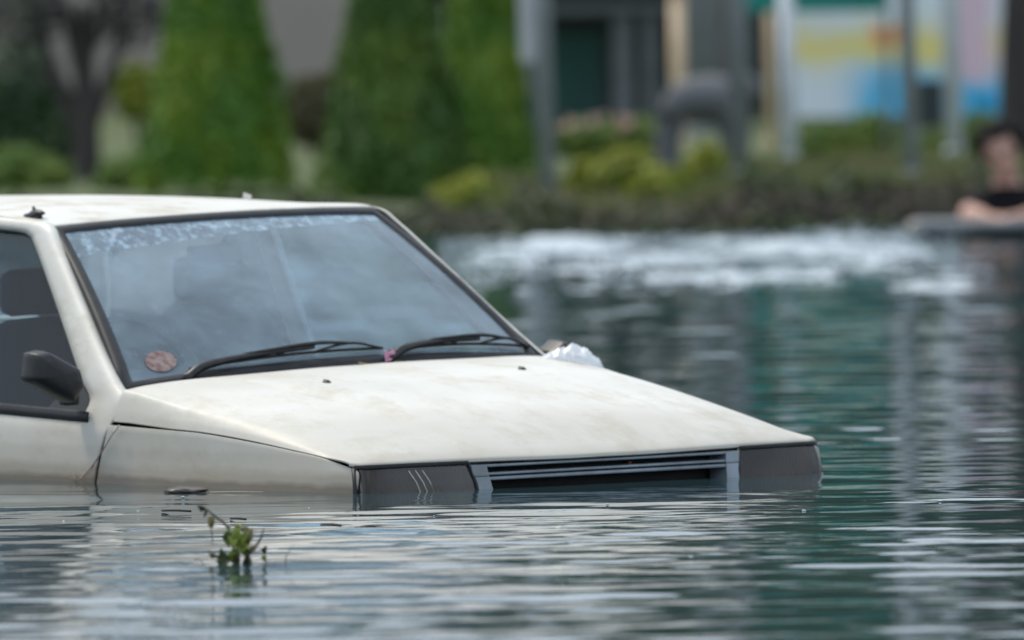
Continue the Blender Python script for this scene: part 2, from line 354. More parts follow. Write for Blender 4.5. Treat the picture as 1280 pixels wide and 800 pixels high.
def pole(name, label, cat, px, D, r0, r1, h, m, zb=None, cap=False, lean=0., arms=()):
    x = (px - 640) / 13000 * D; z = gz(x, D) if zb is None else zb
    t = thing(name, label, cat, (x, D, z), 0); t.rotation_euler = (0, lean, 0)
    tube('shaft', [(0, 0, -.2), (0, 0, h * .5), (0, 0, h)], [r0, (r0 + r1) / 2, r1], m, t, 16)
    tube('base_collar', [(0, 0, -.05), (0, 0, .05), (0, 0, .07)], [r0 * 1.12, r0 * 1.1, r0 * 1.02], m, t, 16)
    if cap: tube('cap', [(0, 0, h), (0, 0, h + .03)], [r1 * 1.25, r1 * .8], m, t, 16)
    for (z1, dx) in arms: tube('arm', [(0, 0, z1), (dx * .6, 0, z1 + .22), (dx, 0, z1 + .25)], [r1 * .8, r1 * .6, r1 * .5], m, t, 10)
    return t
lp_ = pole('lamp_post', 'slender grey post rising from the bank right of the clipped cone trees', 'post', 688, 66, .056, .045, 4.4, polem, cap=True, lean=-.02, arms=((4.2, .7),))
box('hanging_panel', (-.085, .0, 2.05), (.125, .04, 2.3), simple('pale_panel', (.42, .44, .45), (.34, .35, .36), .7, 5), lp_, .006)
pole('post', 'grey post in front of the arching stone, between yellow bushes and banner', 'post', 928, 66.5, .06, .05, 3.2, concrete, cap=True, lean=-.015)
pole('white_post', 'broad white post under the left end of the green banner', 'post', 990, 72, .058, .054, 1.33, whitep, lean=-.01, cap=True)
pole('sign_post', 'dark grey post crossing in front of the colourful hoarding', 'post', 1143, 65.5, .052, .045, 3.4, polem, lean=-.02, cap=True)
pole('white_post', 'white post standing close before the hoarding, near its right end', 'post', 1197, 72, .062, .055, 3.0, whitep, lean=-.02, cap=True)
pole('sunlit_column', 'sunlight-coloured column beside the dark pavilion', 'column', 852, 80, .055, .05, 1.15, cream, cap=True)  # added for the sunlit left edge of the grey column
pole('concrete_column', 'grey column standing beside the sunlight-coloured one', 'column', 882, 84, .13, .12, 3.6, concrete)
pole('sunlit_column', 'narrow sunlight-coloured column left of the broad white post', 'column', 967, 76, .036, .03, 1.35, cream, cap=True)  # added for a warm sunlit glint

# green banner on its two legs
bn = thing('banner', 'plain green banner high above the white posts, cut by the top of the picture', 'banner', ((1025 - 640) / 13000 * 74, 74, gz(2.2, 74)))
z0 = 1.193 + 20 / 13000 * 74 - gz(2.2, 74)
box('banner_cloth', (0, 0, z0 + .62), (.98, .03, 1.24), greens, bn, .008)
box('top_rail', (0, .0, z0 + 1.27), (1.06, .05, .05), polem, bn, .008)
for x in (-.5, .5): tube('leg', [(x, .05, -.2), (x, .05, z0 + 1.3)], [.022, .022], polem, bn, 10)

# hoarding with a printed picture
def print_mat():
    m = bpy.data.materials.new('hoarding_print'); nt, out = nodes(m); p = N(nt, 'ShaderNodeBsdfPrincipled', Roughness=.45)
    tc = nt.nodes.new('ShaderNodeTexCoord'); sp = nt.nodes.new('ShaderNodeSeparateXYZ'); nt.links.new(tc.outputs['Object'], sp.inputs[0])
    X, Z = sp.outputs['X'], sp.outputs['Z']; wob = noise(nt, 3.2, 3)
    def wobble(a, k):
        n = N(nt, 'ShaderNodeMath', operation='MULTIPLY_ADD'); nt.links.new(wob, n.inputs[0]); n.inputs[1].default_value = k; nt.links.new(a, n.inputs[2]); return n.outputs[0]
    Zw, Xw = wobble(Z, .35), wobble(X, .3)
    c = mix(nt, ramp(nt, Zw, .5, 1.0), (.10, .52, .86), (.78, .86, .93))           # blue foot, pale middle
    c = mix(nt, ramp(nt, Xw, .75, .45), c, (.76, .83, .92))                       # pale left sheet
    def band(v, a, b, c_, d): 
        r1, r2 = ramp(nt, v, a, b), ramp(nt, v, c_, d, 1, 0); q = N(nt, 'ShaderNodeMath', operation='MULTIPLY'); nt.links.new(r1, q.inputs[0]); nt.links.new(r2, q.inputs[1]); return q.outputs[0]
    c = mix(nt, band(Zw, .58, .80, .84, 1.1), c, (.88, .74, .26))                   # yellow band
    b2 = band(Xw, .72, .78, .95, 1.02); b3 = band(Zw, .80, .85, .99, 1.05); q = N(nt, 'ShaderNodeMath', operation='MULTIPLY'); nt.links.new(b2, q.inputs[0]); nt.links.new(b3, q.inputs[1])
    c = mix(nt, q.outputs[0], c, (.86, .36, .12))                                    # orange shape
    b4 = band(Xw, 1.25, 1.42, 1.55, 1.75); b5 = band(Zw, .50, .62, 1.5, 1.6); q = N(nt, 'ShaderNodeMath', operation='MULTIPLY'); nt.links.new(b4, q.inputs[0]); nt.links.new(b5, q.inputs[1])
    c = mix(nt, q.outputs[0], c, (.78, .56, .68))                                    # pink figure
    b6 = band(Xw, 1.46, 1.5, 1.62, 1.66); b7 = band(Zw, .2, .22, .46, .5); q = N(nt, 'ShaderNodeMath', operation='MULTIPLY'); nt.links.new(b6, q.inputs[0]); nt.links.new(b7, q.inputs[1])
    c = mix(nt, q.outputs[0], c, (.0, .33, .66))
    nt.links.new(c, p.inputs['Base Color']); nt.links.new(p.outputs[0], out.inputs[0]); return m
pm = print_mat(); hx = (1000 - 640) / 13000 * 76
hd = thing('hoarding', 'long hoarding printed in blue, white, yellow and pink under the green banner', 'billboard', (hx, 77, gz(hx, 77)))
zb = 1.193 - 112 / 13000 * 77 - gz(hx, 77)
Vh, Fh = box_geo((.78, 0, .78), (1.56, .04, 1.3))
o = mk('printed_panel', Vh, Fh, pm, hd, smooth=False); o.location = (0, 0, zb - .13)
for x in (.02, .40, .80, 1.18, 1.54): tube('support', [(x, .06, -.3), (x, .06, zb + 1.1)], [.025, .025], concrete, hd, 8)
for z in (zb, zb + 1.31): box('rail', (.78, .06, z), (1.6, .05, .06), concrete, hd, .006)
dkb = thing('notice_board', 'small dark panel leaning below the hoarding between its two front posts', 'board', ((1166 - 640) / 13000 * 74.5, 74.5, gz(3, 74.5)))
box('panel', (0, 0, .34), (.20, .03, .34), darkwall, dkb, .005); box('stake', (0, .03, .1), (.04, .03, .7), concrete, dkb, .005)

# dark grey stone arching over the bushes
def stone_arch():
    t = thing('garden_stone', 'dark grey rounded stone shape arching over the yellow bushes', 'statue', ((878 - 640) / 13000 * 70, 70, gz(1.28, 70)))
    P = [(-.20, 0, -.1), (-.21, 0, .20), (-.17, 0, .40), (-.03, 0, .50), (.14, 0, .48), (.22, 0, .36), (.24, 0, .12), (.24, 0, -.1)]
    V, F = tube_geo(cr(P, 26), cr(np.array([.08, .085, .12, .155, .155, .12, .09, .09])[:, None], 26)[:, 0], 14)
    mk('arch', lumpy(np.array(V), .05, 4, 2), F, stone, t)
    v, f = ico(3); mk('head', lumpy(v, .12, 1.6, 5) * np.array([.11, .12, .12]) + np.array([.30, -.03, .56]), f, stone, t)
    return t
stone_arch()

# ------------------------------------------------------------------ trees and shrubs
lf_cone = leafmat('cone_tree_leaf', (.055, .15, .010), (.10, .23, .014), (.20, .30, .02), 2.2)
lf_cone2 = leafmat('cone_tree_leaf_shaded', (.036, .10, .012), (.062, .15, .016), (.12, .20, .02), 2.0)  # darker copy: shade put into the middle tree's leaf colour
lf_cone3 = leafmat('cone_tree_leaf_lit', (.07, .17, .014), (.12, .25, .02), (.22, .32, .03), 2.4)  # brighter copy: sunlight put into the rear tree's leaf colour
lf_yel = leafmat('yellow_shrub_leaf', (.20, .23, .02), (.32, .34, .03), (.12, .18, .02), 5)
lf_dark = leafmat('dark_tree_leaf', (.018, .052, .02), (.035, .085, .028), (.05, .10, .03), .8)
lf_hedge = leafmat('hedge_leaf', (.07, .15, .026), (.12, .21, .034), (.19, .25, .045), 3)
lf_far = leafmat('far_wood_leaf', (.020, .040, .030), (.038, .062, .045), (.05, .075, .05), .3)
def topiary(label, px, D, wpx, h, mat, seed, zoff=0):
    r = np.random.default_rng(seed); x = (px - 640) / 13000 * D; R = wpx / 2 / 13000 * D; t = thing('cone_tree', label, 'topiary tree', (x, D, gz(x, D) + zoff), seed * .7, 'clipped cone trees on the bank')
    tube('trunk', [(0, 0, -.15), (.01, 0, .2), (0, 0, h * .8)], [.06, .05, .015], bark, t, 8)
    n = 15000; u = r.uniform(0, 1, n) ** .8; a = r.uniform(0, 2 * math.pi, n); zz = .0 + u * h
    prof = lambda q: np.clip(1 - q, 0, 1) ** .95 * np.clip(q * 14 + .75, 0, 1)
    lump = 1 + .07 * np.sin(a * 3 + seed) * np.sin(zz * 5 + seed) + .05 * np.sin(a * 7 + zz * 9)
    rad = R * prof(u) * lump * (1 - np.abs(r.normal(0, .055, n))) + r.normal(0, .012, n)
    C = np.stack([rad * np.cos(a), rad * np.sin(a), zz], 1); Nr = np.stack([np.cos(a), np.sin(a), np.full(n, .35)], 1)
    V, Q = leaf_quads(C, Nr, .034, .8)
    ca, cz = np.meshgrid(np.linspace(0, 2 * math.pi, 25)[:-1], np.linspace(0, 1, 12)); cv = np.stack([R * .88 * prof(cz) * np.cos(ca), R * .88 * prof(cz) * np.sin(ca), .08 + cz * (h - .1)], -1).reshape(-1, 3)
    cf = [t3 for q in gfaces(12, 24, True) for t3 in ((q[0], q[1], q[2]), (q[0], q[2], q[3]))]
    V, T = with_core(V, Q, cv, cf); quads('crown', V, T, mat, t); return t
topiary('leftmost clipped cone tree, bright green, rising straight behind the car roof', 276, 69, 206, 2.7, lf_cone, 1)
topiary('broad dark green clipped cone tree, the middle one of the three', 497, 67, 216, 2.45, lf_cone2, 2, -.06)
topiary('bright green clipped cone tree half hidden behind the broad dark one', 608, 73, 134, 3.05, lf_cone3, 3)

def shrub(label, px, pyc, D, wpx, hpx, mat, seed, n=2600, name='shrub', group=None, ls=.035, cat='shrub'):
    r = np.random.default_rng(seed); k = D / 13000; x = (px - 640) * k; zc = 1.193 - (pyc - 40) * k; R = np.array([wpx / 2 * k, max(.2, wpx * .4 * k), hpx / 2 * k]); g = gz(x, D)
    t = thing(name, label, cat, (x, D, g), 0, group)
    for a in range(4):
        tube('stem', [(.02 * math.cos(a * 2), .02 * math.sin(a * 2), -.08), (R[0] * .3 * math.cos(a * 1.9), R[1] * .3 * math.sin(a * 1.9), (zc - g) * .7), (R[0] * .55 * math.cos(a * 1.9), R[1] * .5 * math.sin(a * 1.9), zc - g)], [.018, .013, .006], bark, t, 6)
    d = r.normal(0, 1, (n, 3)); d /= np.linalg.norm(d, axis=1, keepdims=True)
    lump = 1 + .16 * np.sin(d[:, 0] * 5 + seed) * np.sin(d[:, 2] * 4 + seed * 2) + .1 * np.sin(d[:, 1] * 9 + d[:, 2] * 7)
    C = d * R * (lump * r.uniform(.62, 1.02, n) ** .6)[:, None] + np.array([0, 0, zc - g]); V, Q = leaf_quads(C, d + [0, 0, .3], ls, .8)
    cv, cf = ico(2); V, T = with_core(V, Q, cv * R * .62 + np.array([0, 0, zc - g]), cf); quads('foliage', V, T, mat, t); return t
shrub('low rounded yellow-green bush at the foot of the broad dark cone tree', 590, 253, 65.5, 108, 64, lf_yel, 4)
shrub('rounded yellow-green bush right of the slender grey post', 748, 236, 66.5, 80, 76, lf_yel, 5)
shrub('yellow bush with bright top left of the arching grey stone', 785, 218, 68, 84, 60, lf_yel, 6)
shrub('yellow-green bush on dark soil directly before the arching grey stone', 832, 243, 65.8, 84, 64, lf_yel, 7)
shrub('small yellow-green bush right of the arching grey stone', 888, 222, 69, 60, 70, lf_yel, 8)
for i, (px, py, D, w, h, lb) in enumerate(((1035, 205, 74, 120, 90, 'dense green bush under the pale left end of the hoarding'), (1095, 196, 75, 110, 84, 'green bush under the hoarding, just left of the dark grey post'), (1160, 208, 73, 90, 62, 'green bush under the hoarding between the dark grey and white posts'), (1228, 195, 75, 110, 84, 'green bush below the right end of the hoarding'), (765, 176, 76, 150, 50, 'flowering green bush at the front of the dark pavilion'))):
    shrub(lb, px, py, D, w, h, lf_hedge, 20 + i, 2200, 'bush', 'green bushes behind the bank', .045, 'bush')
# pink flowers of the pavilion bush
fl = [o for o in bpy.data.objects if o.get('label', '').startswith('flowering green')][0]
pk = simple('pink_petal', (.55, .24, .27), (.5, .33, .30), .6)
for k in range(14):
    a = rng.uniform(0, 6.28); v, f = ico(1)
    mk('flower', v * .026 + np.array([rng.uniform(-.40, .40), -.36 + rng.uniform(-.05, .05), rng.uniform(.24, .40)]), f, pk, fl)
for i, (px, py, D, w, h, lb) in enumerate(((30, 215, 72, 130, 70, 'low pale green bush at the left edge behind the car roof'), (165, 220, 71, 90, 60, 'low light green bush between the bare tree and the leftmost cone tree'), (30, 140, 80, 150, 190, 'tall dark green bush at the left edge of the picture'), (398, 135, 82, 70, 90, 'brownish green bush in the gap between the two left cone trees'), (180, 110, 84, 70, 70, 'olive bush showing left of the leftmost cone tree'))):
    shrub(lb, px, py, D, w, h, (lf_hedge, lf_hedge, lf_dark, leafmat('brown_leaf', (.07, .075, .03), (.10, .08, .04), (.13, .12, .04), 3), lf_yel)[i], 40 + i, 2400, 'bush', 'green bushes behind the bank', .045, 'bush')

def tree(name, label, px, D, h, lean, branches, crown, mat, bm_, seed, r0=.12, group=None, n=5000, ls=.12):
    r = np.random.default_rng(seed); x = (px - 640) / 13000 * D; t = thing(name, label, 'tree', (x, D, gz(x, D)), 0, group)
    top = np.array([lean, 0, h]); tr = tube('trunk', [(0, 0, -.3), (lean * .15, 0, h * .3), (lean * .5, .02, h * .6), tuple(top)], [r0 * 1.25, r0, r0 * .8, r0 * .5], bm_, t, 10, 14)
    for (z0, dx, dy_, dz, rr) in branches:
        b0 = np.array([lean * z0 / h, 0, z0]); tube('limb', [b0, b0 + np.array([dx * .45, dy_ * .5, dz * .4]), b0 + np.array([dx, dy_, dz])], [rr, rr * .75, rr * .35], bm_, tr, 8, 10)
    Cs = []
    for (cx, cy, cz, rx, rz_, k) in crown:
        m_ = int(n * k); d = r.normal(0, 1, (m_, 3)); d /= np.linalg.norm(d, axis=1, keepdims=True)
        c = d * (r.uniform(.25, 1, m_) ** .5)[:, None] * np.array([rx, rx, rz_]); c *= (1 + .3 * np.sin(d[:, :1] * 6 + cx * 9) * np.sin(d[:, 2:] * 5 + cz))
        Cs.append(c + np.array([cx, cy, cz]))
    if Cs:
        C = np.concatenate(Cs); V, Q = leaf_quads(C, rng.normal(0, 1, C.shape) + [0, 0, .8], ls, .6); quads('crown', V, Q, mat, t)
    return t
tree('bare_tree', 'dark forked tree with thin foliage left of the leftmost cone tree', 112, 76, 1.3, -.02, ((.25, -.42, .1, 1.1, .075), (.32, .34, -.1, .95, .07), (.62, -.20, .1, .9, .05), (.7, .16, .1, 1.0, .05), (.95, .42, .0, .35, .035), (.55, -.5, 0, .35, .04), (1.0, -.35, .1, .8, .035)),
     ((-.45, 0, 1.25, .36, .30, .16), (.35, .0, 1.2, .32, .26, .1), (0, .1, 1.9, .8, .5, .4), (-.7, .1, 1.9, .6, .45, .25)), leafmat('purplish_leaf', (.035, .034, .04), (.06, .055, .06), (.05, .065, .045), 3), bark, 61, .10, n=2600, ls=.05)
tree('tree', 'dark trunk of the tall tree at the right edge beside the hoarding', 1278, 73, 2.6, .05, ((1.4, -.7, .1, 1.3, .07), (1.9, .8, .2, 1.4, .07), (2.2, -.2, .3, 1.5, .06)), ((0, 0, 4.2, 1.7, 1.3, .5), (-.9, .3, 3.5, .9, .7, .2), (1.1, 0, 3.7, 1.1, .8, .3)), lf_dark, bark, 62, .14, n=6500, ls=.09)
tree('tree', 'tall tree whose grey trunk rises behind the arching stone', 905, 86, 2.9, -.05, ((1.6, -.7, .1, 1.4, .08), (2.0, .6, .2, 1.5, .07)), ((0, 0, 4.4, 1.5, 1.1, .5), (-.9, .2, 3.9, .9, .7, .25), (.9, 0, 3.9, .9, .7, .25)), lf_dark, bark2, 63, .13, n=6000, ls=.1)
for i, (px, D, h, lb) in enumerate(((770, 99, 5.0, 'tall tree standing behind the dark pavilion'), (1090, 96, 5.4, 'tall tree hidden behind the green banner'), (330, 126, 8.2, 'tall tree far back behind the grey building'), (540, 100, 4.8, 'tall tree rising behind the broad dark cone tree'))):
    tree('tree', lb, px, D, h, .1, ((h * .6, -.9, .1, 1.4, .09), (h * .7, .9, .2, 1.4, .08)), ((0, 0, h + .8, 2.6, 2.2, .5), (-1.6, .2, h - .6, 1.7, 1.4, .25), (1.6, 0, h - .4, 1.8, 1.4, .25)), lf_dark, bark, 70 + i, .16, 'tall trees behind the bank', 8500, .17)
# the far wood: one mass nobody could count
r_ = np.random.default_rng(5); nW = 60000
wa = r_.uniform(-2.2, 2.2, nW); wr_ = np.interp(np.abs(wa), [0, .45, .8, 2.2], [132, 128, 112, 95]) + r_.uniform(-3, 6, nW)      # belt of wood; unseen side wings added to darken reflections and side light
wh = 7.2 + 2.0 * np.sin(wa * 21 + 1) + 1.6 * np.sin(wa * 53) + .8 * np.sin(wa * 131)
C = np.stack([wr_ * np.sin(wa), wr_ * np.cos(wa), -.3 + r_.uniform(0, 1, nW) ** .8 * wh], 1)
V, Q = leaf_quads(C, r_.normal(0, 1, (nW, 3)) - C / 132. + [0, 0, .5], .50, .6); wood = quads('far_wood', V, Q, lf_far); tag(wood, kind='stuff')
# grass on the bank
nG = 9000; gx = r_.uniform(-.2, 3.6, nG); gy = r_.uniform(61.8, 72, nG); gzv = ground_z(gx, gy); hgt = r_.uniform(.04, .12, nG); an = r_.uniform(0, 3.14, nG); w_ = .008
base = np.stack([gx, gy, gzv - .01], 1); dv = np.stack([np.cos(an), np.sin(an), np.zeros(nG)], 1) * w_; tip = base + np.stack([r_.normal(0, .03, nG), r_.normal(0, .03, nG), hgt], 1)
V = np.stack([base - dv, base + dv, tip + dv * .2, tip - dv * .2], 1).reshape(-1, 3)
gr_ = quads('grass', V, np.arange(nG * 4).reshape(-1, 4), leafmat('grass_blade', (.07, .10, .025), (.12, .14, .04), (.15, .13, .06), 1.5)); tag(gr_, kind='stuff')

# low creepers and weeds hanging over the edge of the bank
nC = 7000; cx_ = r_.uniform(-3.2, 3.5, nC); cy_ = 61.2 + r_.beta(1.1, 2.6, nC) * 2.6; hh = np.clip(.035 + .055 * np.sin(cx_ * 4.1 + 1) + .07 * np.sin(cx_ * 9.7) + .05 * np.sin(cx_ * 23), .02, 1)
C = np.stack([cx_, cy_, np.maximum(ground_z(cx_, cy_), .0) + r_.uniform(0, 1, nC) ** 1.4 * hh], 1)
V, Q = leaf_quads(C, r_.normal(0, 1, (nC, 3)) + [0, -.6, .6], .038, .7)
gc = quads('ground_cover', V, Q, leafmat('creeper_leaf', (.024, .042, .012), (.045, .075, .018), (.06, .05, .025), 1.6)); tag(gc, kind='stuff')

# ------------------------------------------------------------------ churned white water, float, person
foamm = simple('white_foam', (.46, .52, .56), (.24, .30, .33), .45, 5)
from mathutils import noise as fnoise
fxs, fys = np.arange(-.42, 2.36, .022), np.arange(46.5, 59.2, .075); FXg, FYg = np.meshgrid(fxs, fys); FZ = np.zeros_like(FXg); nfx = len(fxs)
for a_ in range(FXg.shape[0]):
    for b_ in range(nfx):
        x, y = float(FXg[a_, b_]), float(FYg[a_, b_]); u = (y - 46.5) / 12.7
        n1 = fnoise.fractal(Vector((x * 1.7, y * .9, 1.)), .9, 2.1, 4); n2 = abs(fnoise.noise(Vector((x * 9, y * 2.2, 4.)))) + .6 * abs(fnoise.noise(Vector((x * 21, y * 5, 9.))))
        edge = min(1, (x + .42) / .25, (2.36 - x) / .22, (59.2 - y) / .9)
        FZ[a_, b_] = n1 * .95 + .55 * u - .36 + .45 * (n2 - .35) - 1.1 * (1 - max(0, edge)) + .22 * math.exp(-((x - 1.9) / .4) ** 2) * u
FH = np.clip(FZ, -.05, 1.) * .055 + .002
fid = np.arange(FXg.size).reshape(FXg.shape); keepf = ((FZ[:-1, :-1] > -.03) & (FZ[1:, 1:] > -.03) & (FZ[:-1, 1:] > -.03) & (FZ[1:, :-1] > -.03)).ravel()
Qf = np.stack([fid[:-1, :-1], fid[:-1, 1:], fid[1:, 1:], fid[1:, :-1]], -1).reshape(-1, 4)[keepf]
usedf, inv_ = np.unique(Qf.ravel(), return_inverse=True); Qf = inv_.reshape(-1, 4); VV = [np.stack([FXg, FYg, FH], -1).reshape(-1, 3)[usedf]]; FF = [np.concatenate([Qf[:, [0, 1, 2]], Qf[:, [0, 2, 3]]])]; iv, if_ = ico(2)
for k in range(1500):
    x = rng.uniform(-.4, 2.3); u = rng.uniform(0, 1) ** .6; s = rng.uniform(.004, .013); pk_ = math.exp(-((x - 1.9) / .35) ** 2)
    VV.append(iv * s + np.array([x, 48 + 11 * u, rng.uniform(0, .03) + rng.uniform(0, .06) * pk_ * (u > .5)])); FF.append(if_ + len(VV[0]) + len(iv) * (len(VV) - 2))
foam = quads('foam', np.concatenate(VV), np.concatenate(FF), foamm, smooth=True); tag(foam, kind='stuff')

fb = thing('float', 'flat grey float the person leans on at the right edge of the water', 'float', (2.86, 58.7, .0))
box('deck', (0, 0, .072), (1.14, .8, .05), concrete, fb, .015)
for x in (-.4, .4): tube('drum', [(x, -.36, -.02), (x, .36, -.02)], [.075, .075], polem, fb, 14)
v, f = ico(3); dl = mk('sack', lumpy(v, .25, 1.4, 3) * np.array([.07, .08, .05]) + np.array([2.315, 58.9, .05]), f, simple('pale_sacking', (.42, .39, .34), (.3, .28, .25), .9)); tag(dl, 'small pale lump afloat at the left end of the grey float', 'sack')

def person():
    root = thing('person', 'person with black hair and black top leaning on the grey float', 'person', (2.87, 59.25, -.035)); root.scale = (1.2, 1.2, 1.2)
    skin = simple('skin', (.50, .30, .23), (.44, .25, .19), .55, 20); hairm = simple('black_hair', (.004, .004, .005), (.007, .006, .006), .7, 60, spec=.08)
    top = simple('black_cotton', (.006, .006, .008), (.010, .010, .012), .9, 40, spec=.15)
    bme = bmesh.new()
    def add_closed(V, F):
        ids = [bme.verts.new(tuple(p)) for p in V]
        fs = [bme.faces.new([ids[i] for i in q]) for q in F]; bmesh.ops.recalc_face_normals(bme, faces=fs)
    def limb(P, R, n=14, res=12): add_closed(*tube_geo(cr(np.array(P, float), res), cr(np.array(R, float)[:, None], res)[:, 0], n))
    secs = []                                                       # trunk: hips, waist, chest, shoulders, neck root
    for (x, y, z, rx, ry) in ((.06, .14, -.66, .15, .11), (.06, .13, -.55, .17, .12), (.05, .09, -.36, .135, .10), (.02, .02, -.08, .165, .115), (-.01, -.02, .10, .19, .115), (-.02, -.03, .205, .17, .09), (-.03, -.055, .265, .078, .068), (-.045, -.085, .31, .056, .057), (-.055, -.11, .36, .054, .056)):
        secs.append([(x + rx * math.cos(a), y + ry * math.sin(a), z) for a in np.linspace(0, 2 * math.pi, 25)[:-1]])
    G = cr(np.array(secs), 40); add_closed(G.reshape(-1, 3), gfaces(40, 24, True) + [tuple(range(23, -1, -1)), tuple(range(39 * 24, 40 * 24))])
    arms_ = []
    for s in (-1, 1):
        sh = np.array([s * .165 - .02, -.02, .165]); el = np.array([s * .22 - .01, -.22, .135]); wr = np.array([-.15 if s < 0 else .02, -.42, .124]); arms_.append((sh, el))
        limb([sh - [s * .04, 0, .0], sh, (sh + el) / 2, el], [.05, .058, .048, .042]); limb([el - (wr - el) * .06, el, (el + wr) / 2, wr], [.036, .043, .040, .027])
        d = wr - el; d /= np.linalg.norm(d); side = np.cross(d, [0, 0, 1]); side /= np.linalg.norm(side)
        v, f = ico(3); Rm = np.stack([d, side, np.cross(d, side)], 1); add_closed((v * [.052, .043, .017]) @ Rm.T + wr + d * .05, f.tolist())
        for k, L in enumerate((.070, .080, .074, .058)):
            b = wr + d * .082 + side * (k - 1.5) * .022; b2 = b + d * L * .5 + [0, 0, .005]; b3 = b + d * L * .95 + [0, 0, -.014]
            limb([b - d * .02, b, b2, b3], [.0095, .0098, .009, .0072], 8, 9)
        tb = wr + d * .02 + side * s * .036; limb([wr + d * .015 + side * s * .01, tb, tb + d * .032 + side * s * .024, tb + d * .058 + side * s * .022], [.013, .013, .0105, .008], 8, 9)
        limb([(s * .09 + .06, .13, -.6), (s * .10 + .05, .02, -.78), (s * .10 + .05, .12, -1.05)], [.085, .06, .045])
    # head: skull, jaw, brow, nose, lips, ears grown into the same surface
    hc = np.array([-.065, -.135, .42]); R3 = Matrix.Rotation(math.radians(-18), 3, 'Y') @ Matrix.Rotation(math.radians(12), 3, 'X')
    def blob(c, r, sub=3):
        v, f = ico(sub); P = np.array(c) + v * np.array(r); P = P @ np.array(R3).T + hc; ids = [bme.verts.new(p) for p in P]
        for q in f: bme.faces.new([ids[i] for i in q])
    blob((0, .012, .03), (.074, .094, .088)); blob((0, -.025, -.045), (.056, .062, .066)); blob((0, -.088, -.012), (.012, .020, .024), 2); blob((0, -.072, .022), (.052, .02, .012), 2)
    blob((0, -.080, -.052), (.024, .012, .009), 2); blob((0, -.070, -.085), (.024, .018, .016), 2)
    for s in (-1, 1): blob((s * .076, .012, -.004), (.010, .020, .032), 2); blob((s * .034, -.060, -.022), (.024, .022, .020), 2)
    def fuse(b_, name, m, vox):
        m2 = bpy.data.meshes.new(name); b_.to_mesh(m2); b_.free(); m2.materials.append(m); o_ = bpy.data.objects.new(name, m2); COL.objects.link(o_); o_.parent = root
        rm = o_.modifiers.new('fuse', 'REMESH'); rm.mode = 'VOXEL'; rm.voxel_size = vox; rm.use_smooth_shade = True
        sm = o_.modifiers.new('smooth', 'SMOOTH'); sm.factor = .5; sm.iterations = 3; return o_
    fuse(bme, 'body', skin, .005)
    def onhead(c): return np.array(c) @ np.array(R3).T + hc
    for s in (-1, 1):
        v, f = ico(2); P = onhead(np.array((s * .032, -.078, .008)) + v * np.array((.013, .006, .006))); mk('eye', P, f, hairm, root)
        P = onhead(np.array((s * .034, -.088, .030)) + v * np.array((.022, .005, .004))); mk('eyebrow', P, f, hairm, root)
    v, f = ico(2); mk('lips', onhead(np.array((0, -.089, -.052)) + v * np.array((.022, .006, .007))), f, simple('lip', (.36, .12, .11), None, .5), root)
    # hair: cap over the skull with uneven locks
    v, f = ico(4); keep = (v[:, 1] > -.45) | (v[:, 2] > .42); P = lumpy(v, .06, 5, 4) * np.array([.118, .126, .118]) + np.array([0, .022, .040])
    fk = [q for q in f.tolist() if all(keep[i] for i in q) and not (v[q].mean(0)[2] < -.55)]
    mk('hair', onhead(P), fk, hairm, root).modifiers.new('thick', 'SOLIDIFY').thickness = .012
    # black top: a looser trunk with sleeves to just above the elbows
    bme = bmesh.new(); secs2 = [[(cx + (p[0] - cx) * 1.08 + .0, cy + (p[1] - cy) * 1.1, p[2]) for p in sec] for sec in secs[1:7] for cx, cy in [np.mean(sec, 0)[:2]]]
    G = cr(np.array(secs2), 30); add_closed(G.reshape(-1, 3), gfaces(30, 24, True) + [tuple(range(23, -1, -1)), tuple(range(29 * 24, 30 * 24))])
    for sh, el in arms_: limb([sh - (el - sh) * .2, sh, sh + (el - sh) * .45, sh + (el - sh) * .78], [.058, .069, .062, .058])
    fuse(bme, 'shirt', top, .007)
person()
#BG1
# ------------------------------------------------------------------ the car
TW[0] = True
car = thing('car', 'old white saloon car sunk to its headlights in the flood water', 'car')
car.matrix_world = Matrix(((*CARM[0], CART[0]), (*CARM[1], CART[1]), (*CARM[2], CART[2]), (0, 0, 0, 1)))
def yside(z): return .77 - (np.asarray(z, float) - .14) * .396      # half width of the leaning cabin side

# hood: cross-sections from the scuttle to the nose
def hood_front(y): return 1.15 - .085 * (np.abs(y) / .77) ** 2.6
hs = [  # x at crease, z centre, z crease, z seam
    (.03, .294, .268, .187), (.20, .290, .254, .188), (.40, .280, .234, .185), (.60, .257, .210, .172), (.80, .221, .181, .154), (.97, .176, .151, .138), (1.07, .130, .123, .124), (1.085, .114, .110, .114)]
rows = []
for i, (x, zc, zr, zs) in enumerate(hs):
    t = (x - .03) / 1.055; half = []
    for y, k in ((0, 0), (.2, .02), (.4, .10), (.56, .27), (.68, .62), (.735, .93), (.755, 1.12), (.772, None), (.782, 'e')):
        xx = x + t * (hood_front(y) - 1.07 + .003) * (t ** 2) + (1 - t) ** 3 * .06 * (1 - (y / .78) ** 2)
        if k is None: z = zr * .45 + zs * .55
        elif k == 'e': z = zs
        else: z = zc + (zr - zc) * k
        half.append((xx, y, z))
    rows.append([(a, -b, c) for a, b, c in half[::-1]] + half[1:])
def hood_fn(G):
    x, y = G[..., 0], np.abs(G[..., 1]); yl = .475 - .085 * x
    G[..., 2] -= .0075 * np.clip((y - yl + .007) / .014, 0, 1) * np.clip((x - .1) / .2, 0, 1) * np.clip((1.08 - x) / .1, 0, 1)
    G[..., 2] += .0022 * np.sin(x * 9 + y * 4) * np.sin(y * 7 + 1); return G
hood = surf('hood', rows, 96, 150, paint, car, .005, hood_fn)
